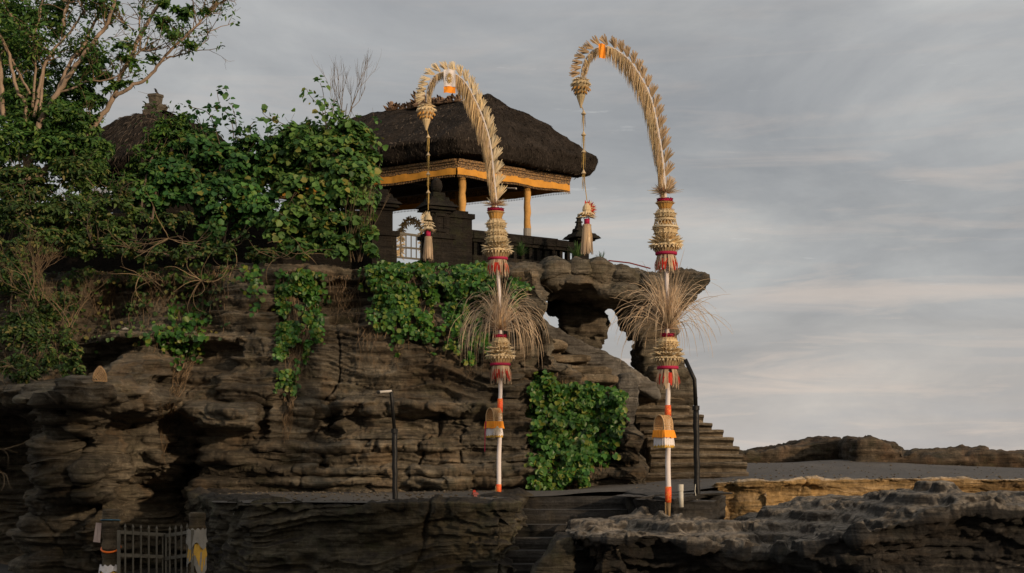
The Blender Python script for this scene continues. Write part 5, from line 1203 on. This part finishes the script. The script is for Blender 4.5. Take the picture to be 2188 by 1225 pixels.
def bare_bush(name, label, root, dirs, L_, seed, depth=3, r=.014, m='twig', up=.1, wig=.16, spread=.5, split=(2, 4)):
    rs = random.Random(seed); mb = MB(); tips = []; p = P(*root); t = empty(name, p, label, 'dry bush')
    for d in dirs: grow(mb, p+Vector((rs.uniform(-.12, .12), rs.uniform(-.1, .1), 0)), Vector(d), L_*rs.uniform(.7, 1.2), r, depth, rs, tips, up, wig, 6, split, spread)
    mb.build('branches', M[m], t); return t
bare_bush('bare_shrub', 'bare thin branched shrub rising from the bush into the sky', (735, 330, 26.6), [(-.25, 0, 1), (.15, 0, 1), (-.1, 0, 1), (.25, .1, 1), (.0, 0, 1)], .85, 3, 3, .013, 'twig', .15, .12, .42)
bare_bush('dry_shrub', 'reddish dry twiggy shrub on the dark slope at the far left', (70, 640, 24.0), [(-.4, -.2, 1), (.1, -.2, 1), (.4, 0, 1), (-.1, -.3, 1), (.2, -.2, 1), (0, 0, 1), (-.6, 0, .8)], .55, 5, 3, .010, 'root', .05, .14, .4, (3, 5))
bare_bush('dry_shrub', 'dry brown twigs standing beside the leafy far left shrub', (140, 700, 23.8), [(-.2, -.2, 1), (.1, -.2, 1), (.3, 0, 1), (0, -.3, 1), (-.3, 0, .9)], .5, 8, 3, .009, 'root', .05, .14, .4, (3, 5))
bare_bush('dry_shrub', 'tall brown stems with thin twigs in front of the left gate pillar', (760, 560, 25.5), [(-.2, 0, 1), (.1, 0, 1), (.2, 0, 1), (0, 0, 1), (.3, 0, 1), (-.1, 0, 1), (-.3, 0, 1), (.15, 0, 1)], .85, 11, 2, .010, 'twig', .12, .10, .35)

# creepers and roots on the rock face
CG = CGX.reshape(-1, 3); cpx = CG[:, 0]/CG[:, 1]*F+CX; cpy = HY-CG[:, 2]/CG[:, 1]*F
LW, LH = 420, 330; LUT = np.full((LH, LW), -1); o_ = np.argsort(-CG[:, 1]); ii = (cpy[o_]/4).astype(int); jj = ((cpx[o_]+200)/4).astype(int); ok = (ii >= 0) & (ii < LH) & (jj >= 0) & (jj < LW); LUT[ii[ok], jj[ok]] = o_[ok]
def surf_pt(px, py):
    i = int(py/4); j = int((px+200)/4)
    for r in range(0, 9):
        for a, b in ((0, 0), (r, 0), (-r, 0), (0, r), (0, -r), (r, r), (-r, -r)):
            if 0 <= i+a < LH and 0 <= j+b < LW and LUT[i+a, j+b] >= 0: return CG[LUT[i+a, j+b]]
    return None
def creeper(name, label, strands, size, seed, m='leaf_vine', off=(.04, .20), stem=True, group=None, wpx=9, dens=.42, cat='creeper'):
    """strands: (px, py top, py bottom, leaves thickness factor)"""
    rs = random.Random(seed); t = None; PT = []; NR = []; mb = MB()
    for (px, a, b, th) in strands:
        x = px; y = a; ps = []; n = max(3, int((b-a)*dens*th)); sw = rs.uniform(-.25, .25)
        for k in range(n):
            f = (k/(n-1))**1.12; y = a+(b-a)*f+rs.uniform(-3, 3); xx = x+sw*(y-a)*.25+5*math.sin(y*.05+px)+rs.gauss(0, wpx*(1-.55*f)); q = surf_pt(xx, y)
            if q is None: continue
            nv_ = float(vnoise(np.array([[xx/15., y/20., seed]]), seed)[0])
            if nv_ < -.42+.25*f or (rs.random() < .5 and abs(nv_) < .06): continue
            o = off[0]+(off[1]-off[0])*min(1, max(0, .45+.55*nv_+rs.gauss(0, .18))); PT.append((q[0], q[1]-o, q[2]+rs.uniform(-.02, .02))); NR.append((rs.gauss(0, .5), -1, .45+rs.gauss(0, .5)))
        if stem and rs.random() < .5:
            ps = []
            for k in range(8):
                yy = a+(b-a)*k/7; q = surf_pt(x+sw*(yy-a)*.25+5*math.sin(yy*.05+px), yy)
                if q is not None: ps.append(Vector((q[0], q[1]-off[0]*.9, q[2])))
            if len(ps) > 3: mb.tube(ps, .006, 3, False)
    PT = np.array(PT); NR = np.array(NR); c = PT[np.argmax(PT[:, 2])]; t = empty(name, Vector(c), label, cat, group)
    V, Fc = leaf_mesh(PT, NR, size, .85, .16, .6, seed, .25, True); link('leaves', np_mesh('leaves', V, Fc), M[m], t)
    if mb.v: mb.build('stems', M['root'], t)
    return t
rs = random.Random(99)
# ledge creeper: dense cushion at the top, long strands below
bot = [(770, 640), (800, 700), (830, 720), (862, 742), (890, 705), (915, 742), (945, 700), (975, 782), (1000, 760), (1020, 790), (1048, 700), (1090, 660), (1122, 640)]
tp = [(770, 590), (800, 572), (850, 558), (960, 560), (1040, 568), (1080, 590), (1122, 615)]
st_ = []
for k in range(250):
    x = rs.uniform(776, 1048) if k > 12 else rs.uniform(1088, 1124); a = interp(x, tp); b = interp(x, bot); st_.append((x, a-4, a+(b-a)*(rs.uniform(.2, .5) if rs.random() < .66 else rs.uniform(.6, 1.12)), 1.0))
creeper('ledge_creeper', 'bright green creeper cushion spilling over the cliff edge below the stone balustrade', st_, .078, 3, off=(.02, .24), dens=.60, wpx=7)
st_ = []
for k in range(64):
    x = rs.choice([rs.gauss(618, 8), rs.gauss(668, 9), rs.gauss(645, 14)]); x = min(686, max(608, x)); a = 578+abs(x-640)*.25; b = interp(x, [(600, 850), (625, 870), (640, 700), (655, 690), (672, 790), (697, 690)]); st_.append((x-10*(0), a, a+(b-a)*rs.uniform(.45, 1.0), .9))
creeper('hanging_creeper', 'long dark green creeper curtain hanging down the middle of the cliff, brown roots beside it', st_, .074, 5, off=(.03, .20), dens=.58, wpx=7)
st_ = []
for k in range(210):
    x = rs.uniform(1142, 1322); a = interp(x, [(1142, 830), (1155, 806), (1185, 802), (1200, 816), (1240, 836), (1300, 828), (1332, 840)]); b = interp(x, [(1128, 1030), (1200, 1048), (1250, 1030), (1290, 985), (1320, 950), (1332, 910)]); st_.append((x, a+rs.uniform(-10, 14), a+(b-a)*(1.03 if rs.random() < .5 else rs.uniform(.55, 1.0)), rs.uniform(.5, 1.1)))
creeper('wall_creeper', 'thick square patch of creeper on the rock wall left of the stairs', st_, .084, 7, off=(.03, .30), dens=.60, wpx=6)
for lab, box_, n_, sd_ in (('small dark green plant clinging to the ledge above the hanging roots, left of two', (318, 372, 690, 770), 20, 9), ('small bright green plant on the ledge above the hanging roots, right of two', (378, 440, 650, 785), 22, 10), ('thin trailing creeper strand below the large bush at the cliff top', (505, 560, 560, 680), 6, 12)):
    creeper('ledge_plant', lab, [(rs.uniform(box_[0], box_[1]), box_[2]+rs.uniform(0, 25), box_[2]+(box_[3]-box_[2])*rs.uniform(.3, 1), .55) for k in range(n_)], .095, sd_, off=(.03, .3), cat='plant')
def roots(name, label, items, m='root', seed=1, rr=.005, loose=.08):
    rs = random.Random(seed); mb = MB(); first = None
    for (x0, y0, x1, y1, wid, n) in items:
        for k in range(n):
            q0 = rs.uniform(-1, 1)*wid; q1 = rs.uniform(-1, 1)*wid*.8; ps = []; f1 = rs.uniform(.5, 1.0); ph = rs.uniform(0, 6); am = rs.uniform(1, 7)
            for j in range(10):
                f = j/9*f1; x = x0+(x1-x0)*f+q0*(1-f)+q1*f+am*math.sin(f*9+ph); y = y0+(y1-y0)*f; q = surf_pt(x, y)
                if q is not None: ps.append(Vector((q[0], q[1]-.03-loose*rs.random(), q[2])))
            if len(ps) > 3:
                ps = smooth_path(ps, 14); mb.tube(ps, [rr*rs.uniform(.5, 1.4)*(1-.05*i) for i in range(14)], 3, False)
                if first is None: first = ps[0]
    t = empty(name, first, label, 'roots'); mb.build('strands', M[m], t); return t
roots('hanging_roots', 'long brown roots dangling from the ledge plant down the dark recess', [(400, 770, 368, 870, 22, 46), (368, 860, 352, 1000, 9, 26), (345, 860, 354, 990, 5, 10), (440, 600, 400, 780, 30, 22)], seed=3)
roots('hanging_roots', 'brown roots trailing below the long creeper curtain', [(650, 700, 620, 850, 20, 46), (622, 840, 612, 950, 12, 30)], seed=4)
roots('hanging_roots', 'fine dry roots hanging on the pale cliff face under the ledge creeper', [(745, 590, 735, 700, 40, 40), (790, 700, 780, 800, 26, 16), (950, 740, 940, 790, 60, 12), (835, 620, 800, 740, 30, 14), (1000, 780, 1005, 830, 12, 7), (850, 740, 848, 810, 10, 6)], seed=6, rr=.0038)
def curly(name, label, centres, seed):
    rs = random.Random(seed); mb = MB(); t = empty(name, P(*centres[0][:3]), label, 'dry branches')
    for (px, py, Y, n, ln) in centres:
        for k in range(n):
            p = P(px, py, Y); a = rs.uniform(-.2, 3.4); v = Vector((math.cos(a), -.3, math.sin(a)-.7)).normalized(); ps = [p.copy()]; tw = Vector((rs.uniform(-1, 1), rs.uniform(-1, 1), rs.uniform(-1, 1)))
            L_ = ln*rs.uniform(.5, 1.2)
            for j in range(9): v = (v+v.cross(tw)*.20+Vector((rs.gauss(0, .12), rs.gauss(0, .05), rs.gauss(0, .12)))).normalized(); p = p+v*L_/9; ps.append(p.copy())
            mb.tube(smooth_path(ps, 16), [.0085*(1-.055*i) for i in range(16)], 4, False)
    mb.build('branches', M['twig'], t)
curly('dry_branches', 'pale curly dry branches tangled over the dark slope under the shrine', [(280, 530, 24.6, 9, .8), (360, 510, 24.6, 10, .9), (300, 590, 24.4, 7, .7), (330, 600, 24.4, 5, .8)], 3)
curly('dry_branches', 'brown gnarled branches hanging off the cliff top left of the creeper curtain', [(430, 600, 24.2, 12, .8), (500, 575, 24.5, 8, .7), (600, 550, 24.9, 8, .6), (650, 540, 25, 6, .6)], 5)
curly('dry_branches', 'thin pale twigs over the dark cave mouth at the left edge', [(5, 960, 22.0, 5, .5), (5, 1010, 22.0, 4, .4), (20, 780, 22.6, 6, .6)], 7)
def tuft(label, px, py, Y, r, n, seed, wdt=.022):
    rs = random.Random(seed); mb = MB(); c = P(px, py, Y); t = empty('grass_tuft', c, label, 'grass tuft', 'grass tufts on the rock rim')
    for k in range(n):
        a = rs.uniform(0, 6.28); el = R(rs.uniform(25, 85)); v = Vector((math.cos(a)*math.cos(el), math.sin(a)*math.cos(el), math.sin(el))); L_ = r*rs.uniform(.6, 1.1); sd = v.cross(Vector((0, 0, 1)))
        mb.ribbon([c+v*.01, c+v*L_*.5, c+v*L_*.85-Vector((0, 0, L_*.06)), c+v*L_+Vector((v.x, v.y, 0))*L_*.1-Vector((0, 0, L_*.16))], wdt, sd+Vector((.01, 0, 0)), .08)
    mb.build('blades', M['leaf_grass'], t)
tuft('spiky green grass tuft beside the left penjor in front of the balustrade', 1112, 548, 27.4, .36, 70, 1); tuft('dense spiky green grass tuft below the stone shrine post', 1232, 552, 27.3, .40, 90, 2); tuft('small sparse spiky tuft right of the hanging tassel', 1284, 562, 27.5, .30, 26, 3, .016)
# iron rail over the arch
mb = MB(); mb.tube([P(1300, 557, 27.9), P(1345, 562, 27.9), P(1390, 574, 27.9)], .013, 6); tag(mb.build('iron_rail', M['red_plastic']), 'thin rusty red rail lying along the top of the rock arch', 'rail')
# pale tiled roof glimpsed through the shrubs, far left
t = empty('distant_roof', P(205, 425, 33), 'small pale tiled roof glimpsed through the shrubs at the left', 'roof'); mb = MB(); a, b, c_, d = P(165, 436, 32), P(250, 430, 32), P(232, 404, 34), P(170, 402, 34)
th = Vector((0, 0, -.08)); mb.add([a, b, c_, d, a+th, b+th, c_+th, d+th], [(0, 1, 2, 3), (7, 6, 5, 4), (0, 4, 5, 1), (1, 5, 6, 2), (2, 6, 7, 3), (3, 7, 4, 0)]); mb.build('tile_slope', simple('pale_tile', (.5, .45, .42), .8, .3, 12), t)
mb = MB(); mb.beam(P(160, 447, 32.4), P(255, 441, 32.4), .3, .22); mb.build('eave_wall', M['dull_cloth'], t)
# far small penjor seen through the railing
t = empty('distant_penjor', P(856, 552, 33), 'small far penjor arch seen through the grey railing', 'penjor'); sp = smooth_path([P(x, y, 33) for x, y in [(856, 552), (856, 520), (858, 490), (868, 473), (882, 468), (894, 478), (901, 500), (903, 530)]], 40)
mb = MB(); mb.tube(sp, .02, 5); mb.build('cane', M['cord'], t); mb = MB(); rs = random.Random(4)
for k in range(260): p = sp[rs.randint(2, 39)]; a = rs.uniform(0, 6.28); mb.petal(p, Vector((math.cos(a), rs.uniform(-.5, .5), math.sin(a)-.3))*.13, .03, Vector((-math.sin(a), 0, math.cos(a))), .2)
mb.build('palm_leaves', M['straw_pale'], t)

# loose stones on the path and shore rock
def pebbles():
    rs = random.Random(12); mb = MB(); ico = [(0, 0, 1), (.9, 0, .2), (.3, .85, .2), (-.75, .5, .2), (-.75, -.5, .2), (.3, -.85, .2), (0, 0, -.6)]; fc = [(0, 1, 2), (0, 2, 3), (0, 3, 4), (0, 4, 5), (0, 5, 1), (6, 2, 1), (6, 3, 2), (6, 4, 3), (6, 5, 4), (6, 1, 5)]
    for k in range(900):
        px = rs.choice([rs.uniform(470, 1100), rs.uniform(1350, 2200)]); Y = rs.uniform(18.6, 23.6) if px < 1100 else rs.uniform(21.8, 33); x = pxx(px, Y); z = float(ground_z(x, Y)[0]); r = rs.uniform(.008, .03)*(1.6 if rs.random() < .08 else 1); a = rs.uniform(0, 6)
        mb.add([(x+(u*math.cos(a)-v*math.sin(a))*r*rs.uniform(.8, 1.3), Y+(u*math.sin(a)+v*math.cos(a))*r, z+r*.3+w*r*.6) for u, v, w in ico], fc)
    tag(mb.build('pebbles', M['stair']), kind='stuff')
pebbles()

st_ = []; rs = random.Random(77)
for k in range(120):
    x = rs.uniform(140, 500); a = rs.uniform(535, 600); st_.append((x, a, a+rs.choice([rs.uniform(20, 80), rs.uniform(60, 190)]), rs.uniform(.15, .6)))
creeper('sparse_creeper', 'sparse dark creeper tangled over the shaded upper cliff below the shrine', st_, .075, 78, 'leaf_shrub', off=(.02, .22), dens=.34, wpx=14)
roots('hanging_vines', 'thin dry stems hanging down the shaded upper cliff at the left', [(200, 540, 210, 700, 70, 40), (320, 540, 330, 720, 90, 60), (440, 560, 430, 700, 60, 40), (80, 640, 90, 820, 70, 30)], seed=79, rr=.0045, loose=.15)
bush('trailing_shrub', 'dark trailing shrub under the bushes along the shaded cliff rim', (330, 545, 25.4), 4,
    [(200, 530, 70, 28, 25.0, .35, 500), (300, 540, 70, 26, 25.0, .35, 420), (400, 545, 60, 24, 25.1, .3, 340), (470, 540, 50, 26, 25.2, .3, 360), (560, 545, 50, 18, 25.4, .3, 260), (250, 490, 60, 26, 25.3, .35, 360), (380, 470, 60, 20, 25.6, .3, 240)],
    M['leaf_shrub'], .08, 80, aspect=.6, rnd=False, per=26)
# scraps left on the rock
for nm, lab, q, sz, mt in (('litter', 'crumpled pinkish white plastic bag on the ledge left of the hanging roots', (268, 708), .06, M['dull_cloth']), ('rag', 'small pale rag caught in the dry twigs at the left', (146, 738), .06, M['dull_cloth'])):
    p = surf_pt(*q)
    if p is not None:
        mb = MB(); rr_ = random.Random(4); n = 9; ring_ = [(rr_.uniform(.6, 1.2)) for _ in range(n)]
        c = Vector(p)+Vector((0, -.10, .03)); vs = [c+Vector((0, 0, sz*.6))]
        for h, k2 in ((.35, .6), (0, 1), (-.35, .7)): vs += [c+Vector((math.cos(i/n*6.28)*sz*ring_[i]*k2*1.4, math.sin(i/n*6.28)*sz*ring_[(i+3) % n]*k2, sz*h*ring_[(i+5) % n])) for i in range(n)]
        fs = [(0, 1+i, 1+(i+1) % n) for i in range(n)]+[(1+a*n+i, 1+(a+1)*n+i, 1+(a+1)*n+(i+1) % n, 1+a*n+(i+1) % n) for a in range(2) for i in range(n)]
        tag(mb.add(vs, fs).build(nm, mt), lab, nm)
cage()
